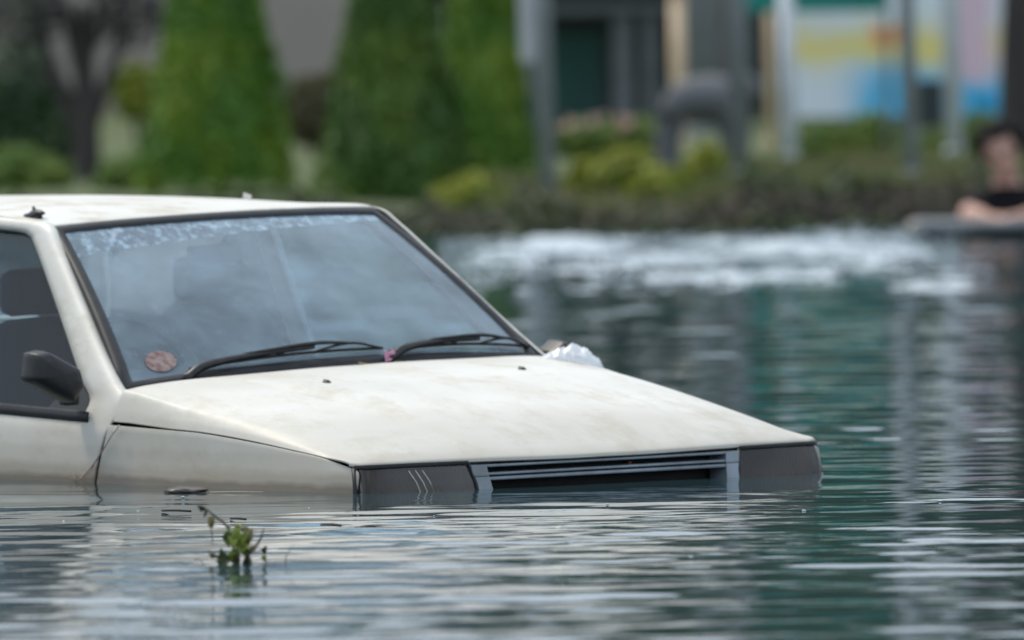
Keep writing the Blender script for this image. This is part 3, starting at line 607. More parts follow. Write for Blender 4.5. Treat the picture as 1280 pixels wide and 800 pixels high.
surf('hood_rear_lip', [[(r[0] - .004, r[1], r[2] - .004) for r in rows[0]], [(r[0] - .008, r[1] * .99, r[2] - .03) for r in rows[0]]], 3, 60, darkm, car)

# dark inner shell behind the panel gaps
for s in (-1, 1):
    surf('inner_shell', [[(x, -.752 + .03 * max(0, x), .165 - .075 * max(0, x - .1)) for x in np.linspace(-2.6, 1.0, 14)], [(x, -.765 + .02 * max(0, x), -.2) for x in np.linspace(-2.6, 1.02, 14)]], 4, 20, darkm, car, mirror=-s)
surf('inner_shell', [[(hood_front(y) - .04, y, .106) for y in np.linspace(-.735, .735, 15)], [(hood_front(y) - .025, y, -.15) for y in np.linspace(-.735, .735, 15)]], 4, 30, darkm, car)

def seam_x(z): return np.interp(z, [-.3, .025, .082, .187, .265, .29], [-.040, -.031, -.024, .006, .061, .066])
for s in (-1, 1):                                                      # s=-1 is the flank the camera sees
    sy = -s
    # fender: from door seam to the lamp
    zs = [(None), .09, .04, -.03, -.25]; R = []
    sx = np.linspace(0, 1, 9); topx = .007 + sx * (1.095 - .007)
    topz = np.interp(topx, [h[0] for h in hs], [h[3] for h in hs]) - .010
    ytop = .782
    R.append([(x, -ytop + (.012 if x > 1.05 else 0), z) for x, z in zip(topx, topz)])
    for z in zs[1:]:
        x0 = float(seam_x(z)) + .004; xx = x0 + sx * (1.108 - x0)
        R.append([(x, -(.782 + .02 * math.sin(min(1, (.14 - z) / .3) * 2.2)) + .016 * max(0, (x - .95) / .16) ** 2, min(z, tz - .012) if z > .05 else z) for x, tz in zip(xx, topz)])
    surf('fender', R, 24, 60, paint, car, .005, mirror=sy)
    # door: lower panel in two sheets, welded to the window frame above
    def dy(z): return -float(np.interp(-z, [-.187, -.172, -.14, -.05, .05, .25], [.766, .775, .785, .798, .80, .79]))
    zz_ = [.176, .14, .05, -.05, -.25]
    WS_ = ((0, -.006), (.06, .004), (.35, .012), (.7, .014), (.93, .008), (1.0, -.008)) if s < 0 else ((0, -.006), (.06, .004), (.35, .014), (.7, .024), (.93, .023), (1.0, .010))
    top_x = [-.128 * (1 - w) + .003 * w for w, _ in WS_]
    Df = [[(xa + (float(seam_x(z)) - .003 - .003) * w, dy(z), z) for xa, (w, _) in zip(top_x, WS_)] for z in zz_]
    Df[0] = [(x, dy(.176), .176) for x in top_x]
    Gf = grid(Df, 20, 6)
    Gb = np.stack([np.stack([np.linspace(-1.1, g[0][0], 30), np.full(30, g[0][1]), np.full(30, g[0][2])], 1) for g in Gf])
    # door: window frame, one strip from the belt up the windscreen pillar and back along the roof
    inner = [(-.128, .176), (-.148, .233), (-.229, .294), (-.370, .414), (-.513, .534), (-.630, .630), (-.663, .649), (-.72, .659), (-.9, .663), (-1.1, .663)]
    outer = [(.003, .176), (.024, .238), (-.046, .284), (-.162, .364), (-.30, .468), (-.50, .619), (-.572, .674), (-.654, .688), (-.85, .695), (-1.1, .697)]
    A, B = cr(np.array(inner), 60), cr(np.array(outer), 60); S = []
    for k, (w, off) in enumerate(WS_):
        P = A * (1 - w) + B * w; P[:, 1] -= (.030 if s == 1 else .004) * np.clip((-.50 - P[:, 0]) / .25, 0, 1); bl = np.clip((P[:, 1] - .176) / .075, 0, 1); bl = bl * bl * (3 - 2 * bl)
        S.append(np.stack([P[:, 0], -((yside(P[:, 1]) + off) * bl + (-dy(.176) - (P[:, 1] - .176) * .35) * (1 - bl)), P[:, 1]], 1))
    S = np.stack(S); V = np.concatenate([Gf.reshape(-1, 3), Gb.reshape(-1, 3), S.reshape(-1, 3)]); V[:, 1] *= sy
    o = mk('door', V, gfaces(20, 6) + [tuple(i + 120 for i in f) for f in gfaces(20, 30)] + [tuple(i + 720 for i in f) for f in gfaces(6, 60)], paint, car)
    bmw = bmesh.new(); bmw.from_mesh(o.data); bmesh.ops.remove_doubles(bmw, verts=bmw.verts, dist=.0004); bmesh.ops.recalc_face_normals(bmw, faces=bmw.faces); bmw.to_mesh(o.data); bmw.free()
    md = o.modifiers.new('thick', 'SOLIDIFY'); md.thickness = .005; md.offset = 0
    door = o
    # black rubber round the glass, the glass itself and the belt strip
    gi = cr(np.array(inner), 60)
    gi[:, 1] -= (.030 if s == 1 else .004) * np.clip((-.50 - gi[:, 0]) / .25, 0, 1)
    P3 = np.stack([gi[:, 0], -(yside(gi[:, 1]) - .004), gi[:, 1]], 1); P3[:, 1] *= sy
    tube('window_seal', P3, .008, rubber, door, 8)
    pane = []
    for w in np.linspace(0, 1, 6):
        row = []
        for (x, z) in cr(np.array(inner[::-1]), 24):
            zz = .178 + (z - .178) * w; xx = float(np.interp(zz, [p[1] for p in inner[:6]], [p[0] for p in inner[:6]])) if x > -.65 else x
            row.append((min(x, xx) if w < 1 else x, -(float(yside(zz)) - .012), zz))
        pane.append(row)
    surf('window_glass', pane, 10, 24, side_glass, door, mirror=sy)
    bs = [(x, -(.762 + .006), .190) for x in np.linspace(-1.1, -.10, 6)]
    surf('belt_strip', [[(x, y - .004, z + .016) for x, y, z in bs], [(x, y - .009, z) for x, y, z in bs], [(x, y - .004, z - .014) for x, y, z in bs]], 7, 20, rubber, door, .006, mirror=sy)
    # door mirror on its corner plate
    pl = [(-.33, .181), (-.136, .181), (-.140, .235), (-.226, .290), (-.246, .288), (-.285, .235)]
    Vp = [(x, sy * -(float(yside(z)) + .010), z) for x, z in pl] + [(x, sy * -(float(yside(z)) - .012), z) for x, z in pl]; n = len(pl)
    mplate = mk('mirror_plate', Vp, [tuple(range(n)), tuple(range(2 * n - 1, n - 1, -1))] + [(i, (i + 1) % n, n + (i + 1) % n, n + i) for i in range(n)], plastic, car, smooth=False)
    b = mplate.modifiers.new('edge', 'BEVEL'); b.width = .003; b.segments = 2
    # housing: outline in (y, z) seen from ahead, drawn back in three sections
    outl = np.array([(-.835, .232), (-.800, .275), (-.815, .325), (-.915, .378), (-.952, .372), (-.962, .300)])
    if s == 1: outl = (outl - [-.797, .29]) * [.42, .5] + [-.78, .265]
    ctr = outl.mean(0); secs = []
    O = []
    for k in range(len(outl)):                                     # straight runs with small rounded corners
        a_, b_, c_ = outl[k - 1], outl[k], outl[(k + 1) % len(outl)]
        for q in (.18, .06): O.append(b_ + (a_ - b_) * q)
        O.append(b_ * .94 + (a_ + c_) * .03)
        for q in (.06, .18): O.append(b_ + (c_ - b_) * q)
    O = np.array(O); nO = len(O)
    for dx, k in ((.048, .02), (.047, .55), (.042, .80), (.032, .93), (.016, .99), (-.005, 1.01), (-.03, 1.0), (-.035, .95), (-.026, .90), (-.024, .02)):
        Q = ctr + (O - ctr) * k; secs.append(np.stack([np.full(nO, -.105 + dx) + (Q[:, 0] + .8) * .10, Q[:, 0], Q[:, 1]], 1))
    V = np.stack(secs).reshape(-1, 3); V[:, 1] *= sy
    mh = mk('mirror_housing', V, gfaces(10, nO, True), plastic, mplate)
    box('mirror_hinge', (-.152, sy * -.800, .250), (.03, .05, .055), plastic, mplate, .006)
    tube('mirror_pivot', [(-.142, sy * -.785, .282), (-.138, sy * -.845, .289)], [.007, .007], steel, mplate, 10)
    surf('door_card', [[(-1.1, -.735, .176), (-.10, -.735, .176)], [(-1.1, -.75, .1), (-.06, -.75, .1)], [(-1.1, -.74, -.12), (-.06, -.74, -.12)]], 6, 6, cloth, car, .004, mirror=sy)
    surf('rear_side_card', [[(-2.3, -.735, .176), (-1.11, -.735, .176)], [(-2.3, -.74, -.12), (-1.11, -.74, -.12)]], 4, 6, cloth, car, .004, mirror=sy)
    # rear door, quarter, C pillar (mostly beyond the frame)
    R = []
    for z in (.187, .14, .05, -.05, -.25): R.append([(x, -float(np.interp(-z, [-.187, -.14, -.05, .25], [.757, .785, .798, .79])) + .05 * max(0, (-2.2 - x) / .7) ** 2, z) for x in np.linspace(-2.9, -1.106, 10)])
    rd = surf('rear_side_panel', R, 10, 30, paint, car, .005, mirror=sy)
    def sidestrip(name, a, b_, m, par, nn=12, off=0):
        A2, B2 = cr(np.array(a), nn), cr(np.array(b_), nn); Gs = [np.stack([(A2 * (1 - w) + B2 * w)[:, 0], -(yside((A2 * (1 - w) + B2 * w)[:, 1]) + off), (A2 * (1 - w) + B2 * w)[:, 1]], 1) for w in (0, .5, 1)]
        return surf(name, Gs, 5, nn, m, par, .02, mirror=sy)
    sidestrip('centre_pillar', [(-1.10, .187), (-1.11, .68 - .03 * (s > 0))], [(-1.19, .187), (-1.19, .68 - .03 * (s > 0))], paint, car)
    sidestrip('rear_window_frame', [(-1.19, .655 - .028 * (s > 0)), (-1.75, .64 - .03 * (s > 0)), (-1.93, .585), (-2.12, .187)], [(-1.19, .690 - .028 * (s > 0)), (-1.8, .67 - .034 * (s > 0)), (-2.03, .60 - .02 * (s > 0)), (-2.36, .187)], paint, car, 20)
    surf('rear_side_glass', [[(-1.19, -.740, .187), (-2.12, -.740, .187)], [(-1.19, -.566, .640), (-1.86, -.566, .63)]], 5, 8, rear_glass, car, mirror=sy)
    # lamp
    lamp = surf('headlight', [[(1.085, -.770, .108), (1.112, -.757, .109), (1.128, -.72, .110), (1.143, -.62, .111), (1.152, -.53, .111), (1.157, -.458, .111)],
                              [(1.10, -.776, .06), (1.130, -.765, .06), (1.147, -.724, .06), (1.160, -.62, .06), (1.169, -.53, .06), (1.174, -.445, .06)],
                              [(1.105, -.778, .0), (1.139, -.767, .0), (1.158, -.726, .0), (1.170, -.62, .0), (1.18, -.53, .0), (1.185, -.436, .0)],
                              [(1.10, -.776, -.08), (1.139, -.767, -.08), (1.159, -.726, -.08), (1.172, -.62, -.08), (1.18, -.53, -.08), (1.187, -.43, -.08)]], 16, 60, lens_glass, car, mirror=sy)
    surf('reflector', [[(1.075, -.762, .104), (1.10, -.72, .105), (1.112, -.62, .105), (1.12, -.53, .105), (1.13, -.462, .105)],
                       [(1.085, -.768, .06), (1.105, -.72, .06), (1.085, -.62, .06), (1.09, -.53, .06), (1.14, -.45, .06)],
                       [(1.085, -.768, -.06), (1.11, -.72, -.05), (1.10, -.62, -.05), (1.10, -.53, -.05), (1.15, -.436, -.06)]], 16, 40, reflm, lamp, mirror=sy)
    surf('lamp_rim', [[(1.086, -.771, .117), (1.113, -.758, .118), (1.13, -.72, .119), (1.144, -.62, .12), (1.154, -.53, .12), (1.160, -.456, .12)], [(1.087, -.772, .106), (1.115, -.759, .107), (1.131, -.721, .108), (1.146, -.62, .109), (1.155, -.53, .109), (1.160, -.456, .109)]], 3, 40, rubber, lamp, .006, mirror=sy)
    tube('lamp_gap', [(1.088, sy * -.775, .108), (1.102, sy * -.781, .06), (1.106, sy * -.783, 0), (1.103, sy * -.781, -.08)], .007, rubber, lamp, 6)
    tube('lamp_gap', [(1.160, sy * -.455, .112), (1.177, sy * -.442, .06), (1.188, sy * -.433, 0), (1.19, sy * -.428, -.06)], .0045, rubber, lamp, 6)
    if s == -1:
        lw = simple('chalky_line', (.6, .6, .56), (.5, .5, .46), .6)
        for k in range(3):
            y0 = -.640 + k * .021
            tube('lens_line', [(1.1455 + k * .0015, y0, .100), (1.158 + k * .0015, y0 + .016, .07), (1.172 + k * .0015, y0 + .036, .012)], .0012, lw, lamp, 5)

# grille between the lamps
gr = surf('grille', [[(1.105, y, .104) for y in np.linspace(-.45, .45, 9)], [(1.12, y, -.06) for y in np.linspace(-.45, .45, 9)]], 4, 30, darkm, car)
def fx(z): return 1.163 + (.111 - z) * .27
def gbar(z0, z1, depth, y0=-.452, y1=.452):
    yy = np.linspace(y0, y1, 11); f = lambda d, z: [(fx(z) + d, y * (1 - (.111 - z) * .33), z) for y in yy]
    return surf('grille_bar', [f(-depth, z1), f(-.004, z1), f(.002, z1 - .2 * (z1 - z0)), f(.002, z0 + .2 * (z1 - z0)), f(-.004, z0), f(-depth, z0)], 12, 40, metal, gr, 0)
gbar(.100, .107, .05); gbar(.079, .0865, .045); gbar(.066, .0755, .05); gbar(-.035, -.022, .05)
for s in (-1, 1):
    for za, zb in ((.0775, .1075), (-.05, .0765)):
        yi = lambda z: .452 * (1 - (.111 - z) * .33)
        Pz = lambda y, z, d: (fx(z) + d, s * y, z)
        w1, w2 = .044, .062
        surf('grille_end', [[Pz(yi(z), z, .001) for z in (za, zb)], [Pz(yi(z) - w1, z, .004) for z in (za, zb)], [Pz(yi(z) - w1 - .003, z, -.001) for z in (za, zb)], [Pz(yi(z) - w2, z, -.05) for z in (za, zb)]], 10, 6, metal, gr, .002)
tube('orange_grille_dot', [(1.13, .10, .088), (1.142, .10, .088)], [.006, .005], simple('orange_brown', (.35, .11, .03), (.2, .06, .02), .8), gr, 8)  # small orange-brown dot in a grille slot

# windscreen, its rubber, cowl and wipers
def ws(t, v):
    """t -1..1 across, v 0..1 up: a point on the windscreen"""
    y0, y1 = .712 * t, .552 * t
    xb, zb = -.030 + .045 * (1 - t * t), .266 + .034 * (1 - t * t)
    xt, zt = -.578 + .05 * (1 - t * t), .664 + .016 * (1 - t * t)
    p = np.array([xb + (xt - xb) * v, y0 + (y1 - y0) * v, zb + (zt - zb) * v]); bow = .018 * 4 * v * (1 - v)
    return p + np.array([bow * .55, 0, bow * .8])
ts = np.linspace(-1, 1, 21); vs = np.linspace(0, 1, 9)
wsg = surf('windscreen', [[ws(t, v) for t in ts] for v in vs], 30, 60, wind_glass, car, uv=True)
ring = [ws(t, 0) for t in ts] + [ws(1, v) for v in vs[1:]] + [ws(t, 1) for t in ts[::-1][1:]] + [ws(-1, v) for v in vs[::-1][1:-1]]
ctrw = ws(0, .5); ro, ri = [], []
for p in ring:
    ro.append(p)
nr = len(ring); secs = []
def ringoff(w, up):
    out = []
    for t, v in [(t, 0) for t in ts] + [(1, v) for v in vs[1:]] + [(t, 1) for t in ts[::-1][1:]] + [(-1, v) for v in vs[::-1][1:-1]]:
        tt = t * (1 + w / .65); vv = .5 + (v - .5) * (1 + w / .34); tt = t * (1 + (w - .012) / .65)
        c = max(-1., min(1., tt)); p = ws(c, vv); p = p + np.array([0, (tt - c) * .66, 0]); out.append(p + np.array([.55, 0, .82]) * up)
    return out
V = np.concatenate([np.array(ringoff(w, u)) for w, u in ((-.020, .001), (-.018, .005), (-.004, .007), (.010, .006), (.013, .001), (.013, -.01))])
mk('windscreen_seal', V, gfaces(6, nr, True), rubber, wsg)
surf('cowl', [[ws(t, 0) + np.array([-.03, 0, -.006]) for t in ts], [ws(t, 0) + np.array([.012, 0, -.003]) for t in ts], [ws(t, 0) + np.array([.06, t * .02, -.018]) for t in ts], [ws(t, 0) + np.array([.10, t * .02, -.06]) for t in ts]], 8, 40, cowlm, car)
for k in range(9):
    t = -.72 + k * .09; p = ws(t, 0)
def onws(t, v, up): return ws(t, v) + np.array([.57, 0, .82]) * up
for (t0, t1, vb0, vb1) in ((-.70, .21, .040, .055), (.24, .985, .040, .060)):
    piv = onws(t0 - .03, -.01, .012)
    q = [onws(t0 + (t1 - t0) * u, vb0 + (vb1 - vb0) * u + .03 * math.sin(u * 3.14) * (.55 if t0 > 0 else .3), .02) for u in np.linspace(0, 1, 9)]
    arm = tube('wiper_arm', [piv, onws(t0 + .06, .02, .03), q[3] + np.array([0, 0, .004]), q[5] + np.array([.004, 0, .007])], [.014, .012, .008, .006], steel, car, 8, 24)
    tube('wiper_cap', [piv - np.array([.006, 0, .01]), piv + np.array([.006, 0, .012])], [.014, .012], plastic, arm, 12)
    q2 = [p - np.array([.57, 0, .82]) * .010 for p in q]
    tube('wiper_blade', q2, [.0045] * 9, rubber, arm, 6, 30)
    for a, b_ in ((1, 4), (5, 8)):
        mid = (q[a] + q[b_]) / 2 + np.array([.006, 0, .012])
        tube('wiper_bridge', [q2[a], mid, q2[b_]], [.003, .0045, .003], steel, arm, 6, 12)
    tube('wiper_bridge', [(q[2] + q[3]) / 2 + np.array([.006, 0, .011]), q[5] + np.array([.006, 0, .017]), (q[6] + q[7]) / 2 + np.array([.006, 0, .011])], [.004, .006, .004], steel, arm, 6, 12)
# dealer-sized oval sticker at the driver's lower corner
st = [onws(-.80 + .068 * math.cos(a), .115 + .058 * math.sin(a), .003) for a in np.linspace(0, 2 * math.pi, 29)[:-1]]
stk = bpy.data.materials.new('faded_sticker'); ntS, outS = nodes(stk); pS = N(ntS, 'ShaderNodeBsdfPrincipled', Roughness=.6)
ntS.links.new(mix(ntS, ramp(ntS, noise(ntS, 60, 4), .4, .6), (.13, .06, .055), (.22, .17, .16)), pS.inputs['Base Color']); ntS.links.new(pS.outputs[0], outS.inputs[0])
sk = mk('sticker', st, [tuple(range(28))], stk, wsg, smooth=False); sk['label'] = 'faded brown oval sticker'
md = sk.modifiers.new('thick', 'SOLIDIFY'); md.thickness = .001
# washer jets on the hood
for s in (-1, 1):
    zz = float(np.interp(.377, [h[0] for h in hs], [h[1] for h in hs])) - .003
    V, F = ico(2); V = V * np.array([.015, .013, .013]); V[:, 2] = np.maximum(V[:, 2], -.003)
    Vn, Fn = join([(V + np.array([.377, s * .331, zz]), F.tolist()), tube_geo([(.375, s * .331, zz + .004), (.366, s * .331, zz + .011)], .004, 6)])
    mk('washer_jet', Vn, Fn, plastic, car)

# roof and tail
RR = []
for x, ze, zc, hw in ((-.590, .668, .681, .548), (-.598, .677, .690, .552), (-.68, .683, .693, .556), (-.9, .684, .697, .558), (-1.25, .682, .696, .558), (-1.6, .674, .688, .556), (-1.9, .66, .674, .55), (-2.05, .640, .654, .545)):
    r = []
    for y, k in ((-1, 1.25), (-.97, 1), (-.8, .66), (-.5, .25), (0, 0), (.5, .25), (.8, .66), (.97, 1), (1, 1.25)):
        r.append((x + .055 * (1 - y * y) * float(np.interp(x, [-2.05, -.59], [-.6, 1])), y * hw, zc + (ze - zc) * k - .012 * y * float(np.clip((-.6 - x) / .25, 0, 1))))
    RR.append(r)
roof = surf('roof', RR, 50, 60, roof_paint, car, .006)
surf('rear_window', [[(-2.36, -.66, .28), (-2.40, 0, .29), (-2.36, .66, .28)], [(-2.06, -.53, .645), (-2.09, 0, .66), (-2.06, .53, .645)]], 8, 16, rear_glass, car)
for s in (-1, 1):
    surf('rear_pillar', [[(-2.36, s * .66, .28), (-2.06, s * .53, .625)], [(-2.30, s * .752, .187), (-2.0, s * .552, .645 - .03 * (s > 0))]], 5, 10, paint, car, .02)
surf('boot_lid', [[(-2.36, -.70, .27), (-2.38, 0, .285), (-2.36, .70, .27)], [(-2.7, -.72, .25), (-2.72, 0, .262), (-2.7, .72, .25)], [(-2.9, -.72, .17), (-2.93, 0, .18), (-2.9, .72, .17)], [(-2.95, -.72, -.2), (-2.98, 0, -.2), (-2.95, .72, -.2)]], 14, 20, paint, car, .006)
surf('rear_deck_edge', [[(-2.3, -.757, .187), (-2.9, -.74, .15)], [(-2.36, -.70, .27), (-2.88, -.715, .172)]], 4, 8, paint, car, .004)
surf('rear_deck_edge', [[(-2.3, .757, .187), (-2.9, .74, .15)], [(-2.36, .70, .27), (-2.88, .715, .172)]], 4, 8, paint, car, .004)
# small black aerial base at the driver's front roof corner
V, F = ico(3); V = V * np.array([.042, .014, .022]); V[:, 2] = np.maximum(V[:, 2], -.004); V[:, 0] += .02 * (V[:, 2] > .008)
Va, Fa = join([(V + np.array([-.71, -.525, .694]), F.tolist()), tube_geo([(-.70, -.525, .706), (-.71, -.525, .722)], [.006, .004], 8)])
mk('aerial_base', Va, Fa, plastic, car)

# cabin
surf('dashboard', [[ws(t, 0) + np.array([-.05, 0, -.012]) for t in ts], [(-.24, .64 * t, .285 - .01 * t * t) for t in ts], [(-.42, .64 * t, .27) for t in ts], [(-.46, .64 * t, .10) for t in ts]], 14, 40, dashm, car)
surf('headlining', [[(p[0], p[1] * .97, p[2] - .022) for p in r] for r in RR[1:]], 14, 20, trim, car)
surf('cabin_floor', [[(-.3, -.72, -.1), (-.3, .72, -.1)], [(-2.35, -.72, -.1), (-2.35, .72, -.1)]], 3, 3, darkm, car)
surf('parcel_shelf', [[(-1.95, -.62, .22), (-1.95, .62, .22)], [(-2.36, -.62, .25), (-2.36, .62, .25)]], 3, 3, dashm, car)
def seat(y, x, ztop, w, rest=True):
    secs = []
    for z, hw, th in ((-.05, w, .07), (.1, w, .075), (.2, w * .98, .07), (ztop - .12, w * .9, .06), (ztop - .05, w * .8, .05), (ztop - .01, w * .6, .035), (ztop, w * .3, .015)):
        xx = x - (z - .1) * .35; secs.append([(xx + th * math.copysign(abs(math.cos(a)) ** .6, math.cos(a)), y + hw * math.copysign(abs(math.sin(a)) ** .6, math.sin(a)), z) for a in np.linspace(0, 2 * math.pi, 25)[:-1]])
    G = grid([s + [s[0]] for s in secs], 24, 33); V, F = join([(G.reshape(-1, 3), gfaces(24, 33)), box_geo((x + .28, y, -.02), (.48, w * 1.9, .16))])
    o = mk('seat', V, F, cloth, car)
    if rest:
        box('headrest', (x - .12, y, ztop + .07), (.07, .24, .13), cloth, o, .03)
    return o
seat(-.36, -.80, .40, .22); seat(.32, -.92, .40, .22)
seat(0, -1.75, .30, .6, False)
# steering wheel, inner mirror
cw = np.array((-.45, -.36, .25)); aw = np.array((0, 1, 0)); bw = np.array((-.42, 0, .9))
sw = tube('steering_wheel', [cw + .18 * (math.cos(a) * aw + math.sin(a) * bw) for a in np.linspace(0, 2 * math.pi, 33)], .013, plastic, car, 8)
for a in (.3, 2.84, 4.71):
    tube('wheel_spoke', [cw + np.array([-.01, 0, -.01]), cw + .175 * (math.cos(a) * aw + math.sin(a) * bw)], [.018, .012], plastic, sw, 6)
im = box('inner_mirror', (-.50, -.06, .575), (.02, .235, .062), plastic, car, .012, Matrix.Rotation(math.radians(14), 3, 'Z'))
tube('mirror_stalk', [(-.505, -.03, .60), (-.52, 0, .64), (-.535, 0, .67)], .007, plastic, im, 6)
TW[0] = False
#@@DETAILS
# ------------------------------------------------------------------ small things on and round the car
def carpt(p):
    return twist(np.array([p], dtype=float))[0] @ CARM.T + CART
def carpts(P): return [carpt(p) for p in P]
# crumpled clear plastic bag on the far rear corner of the hood
def bag_mat():
    m = bpy.data.materials.new('milky_plastic_film'); nt, out = nodes(m); p = N(nt, 'ShaderNodeBsdfPrincipled', Roughness=.22); p.inputs['Base Color'].default_value = (.80, .84, .88, 1)
    tr = N(nt, 'ShaderNodeBsdfTransparent', Color=(.94, .96, 1, 1)); tl = N(nt, 'ShaderNodeBsdfTranslucent', Color=(.8, .84, .88, 1)); m1 = N(nt, 'ShaderNodeMixShader', Fac=.35); m2 = nt.nodes.new('ShaderNodeMixShader')
    nt.links.new(p.outputs[0], m1.inputs[1]); nt.links.new(tl.outputs[0], m1.inputs[2])
    nt.links.new(ramp(nt, noise(nt, 18, 3), .3, .7, .12, .45), m2.inputs[0]); nt.links.new(m1.outputs[0], m2.inputs[1]); nt.links.new(tr.outputs[0], m2.inputs[2])
    nt.links.new(m2.outputs[0], out.inputs[0]); return m
from mathutils import noise as mnoise
a_ax = np.array([.617, .787, 0]); b_ax = np.array([-.787, .617, 0])      # along the picture and away from the lens, on the hood
pts = []
nu_, nv_ = 44, 30
for i in range(nu_):
    u = i / (nu_ - 1); hgt = float(np.interp(u, [0, .12, .35, .55, .72, .88, 1], [.004, .013, .034, .060, .060, .042, .006])); wid = float(np.interp(u, [0, .2, .55, .85, 1], [.008, .03, .05, .045, .02]))
    for j in range(nv_):
        a = math.pi * 2 * j / nv_; c = np.array([.160, .668, 0]) + a_ax * (u - .5) * .215 + b_ax * math.cos(a) * wid
        zb_ = .271 - .078 * max(0., (u - .35))
        z = zb_ + max(-.10, math.sin(a)) * hgt
        q_ = Vector((u * 4.2, math.cos(a) * 1.9 + u, math.sin(a) * 1.9)); n = mnoise.fractal(q_, 1, 2.2, 4); r1 = abs(mnoise.noise(q_ * 1.7 + Vector((3, 1, 2)))) + .6 * abs(mnoise.noise(q_ * 4.1)) - .35
        k = hgt * (.22 * n + .45 * r1); c = c + b_ax * math.cos(a) * k; pts.append((c[0], c[1], z + math.sin(a) * k))
cen = np.mean(pts, 0); bag = mk('plastic_bag', np.array(carpts(pts)), gfaces(nu_, nv_, True), bag_mat(), smooth=True)
tag(bag, 'crumpled milky plastic bag lying on the far rear corner of the hood', 'plastic bag')
# pink paper scrap by the wiper, a straw beside it
pinkm = simple('faded_pink_paper', (.62, .30, .40), (.55, .25, .36), .7, 30)
P = np.array([(.03, .130, .288), (.035, .142, .291), (.032, .160, .299), (.028, .150, .314), (.034, .138, .306), (.026, .128, .312), (.030, .150, .303)]) * [1, 1.25, 1.35] + [.004, -.036, -.093]
scrap = mk('paper_scrap', np.array(carpts(P)), [(0, 1, 6, 4), (1, 2, 6), (6, 2, 3), (4, 6, 3), (0, 4, 5)], pinkm, smooth=False); sm_ = scrap.modifiers.new('thick', 'SOLIDIFY'); sm_.thickness = .002
tag(scrap, 'small pink scrap caught at the tip of the driver side wiper', 'paper scrap')
strawm = simple('dry_straw', (.42, .31, .20), (.30, .2, .12), .8, 30)
tag(tube('straw', carpts([(.045, .025, .300), (.06, .06, .291), (.075, .095, .2845)]), [.0026, .003, .002], strawm, None, 6, 8), 'dry straw lying at the rear edge of the hood by the pink scrap', 'straw')
tag(tube('straw', carpts([(.035, .155, .297), (.045, .180, .292), (.055, .200, .289)]), [.0014, .0014, .001], strawm, None, 6, 8), 'short dark straw just right of the pink scrap', 'straw')
# grass blade stuck across the door seam
grass_s = thing('grass_strand', 'dry brown grass strand stuck across the seam of door and fender', 'grass strand', carpt((-.02, -.81, .1)))
def rel(P, o): return [p - np.array(o.location) for p in carpts(P)]
sandm = simple('pale_dry_grass', (.46, .36, .27), (.22, .13, .09), .8, 14); tipm = simple('bleached_tip', (.62, .60, .54), None, .7)
tube('blade', rel([(.055, -.803, .160), (.02, -.806, .12), (-.012, -.810, .084), (-.05, -.812, .050), (-.107, -.814, .018)], grass_s), [.0014, .0018, .0022, .002, .0011], sandm, grass_s, 6, 24)
tube('bleached_end', rel([(.079, -.80, .182), (.068, -.801, .172), (.055, -.803, .160)], grass_s), [.0016, .003, .0026], tipm, grass_s, 6, 8)
tube('fine_blade', rel([(-.01, -.813, .086), (-.03, -.815, .052), (-.07, -.816, .034), (-.095, -.816, .026)], grass_s), [.0012, .0014, .0012, .001], sandm, grass_s, 5, 14)
for k in range(6):
    b_ = (-.10 - .01 * (k % 3), -.816, .022 + .004 * k); tube('rootlet', rel([b_, (b_[0] - .006 - .003 * k, -.818, b_[2] + .010 - .005 * k)], grass_s), [.0012, .0006], sandm, grass_s, 4)
# white speck of leaf on the roof crown
P = np.array([(-1.10, .475, .677), (-1.085, .495, .680), (-1.10, .508, .690), (-1.115, .49, .698), (-1.105, .482, .688)])
lf0 = mk('dry_leaf', np.array(carpts(P)), [(0, 1, 4), (1, 2, 3, 4)], simple('pale_dry_leaf', (.45, .44, .40), (.3, .29, .25), .8), smooth=False); lf0.modifiers.new('thick', 'SOLIDIFY').thickness = .003
tag(lf0, 'small pale curled leaf on the far side of the car roof', 'leaf')

# bark floating by the fender, a thin reed trailing from it
v, f = ico(3); V = lumpy(v, .22, 2.2, 9) * np.array([.058, .05, .011]); V[:, 2] = np.where(V[:, 2] < -.004, -.004, V[:, 2])
bk = mk('bark_piece', V, f.tolist(), simple('wet_bark', (.016, .011, .008), (.04, .026, .017), .35, 30)); bk.location = (-.858, 27.17, .006); tag(bk, 'dark wet flat piece of bark afloat beside the near front fender', 'bark')
v, f = tube_geo(cr(np.array([(0, 0, .004), (.06, -.015, .005), (.14, -.04, .004)]), 10), [.0011] * 10, 6); rd_ = mk('reed', v, f, simple('pale_reed', (.55, .5, .42), (.4, .34, .27), .6)); rd_.location = (-.795, 27.12, 0); tag(rd_, 'thin pale reed floating just right of the dark bark', 'reed')
for k, (x, y, L, lb) in enumerate(((-.885, 26.08, .075, 'thin dark twig afloat in front of the near fender, left of the water weed'), (-.47, 25.2, .05, 'short dark twig afloat between the water weed and the near headlight'), (-.70, 25.6, .04, 'tiny dark twig afloat just behind the water weed'))):
    v, f = tube_geo(cr(np.array([(0, 0, .003), (L * .5, -.05, .005), (L, -.06, .003)]), 8), [.003] * 8, 6); o = mk('twig', v, f, bark); o.location = (x, y, .002); tag(o, lb, 'twig', 'floating twigs')
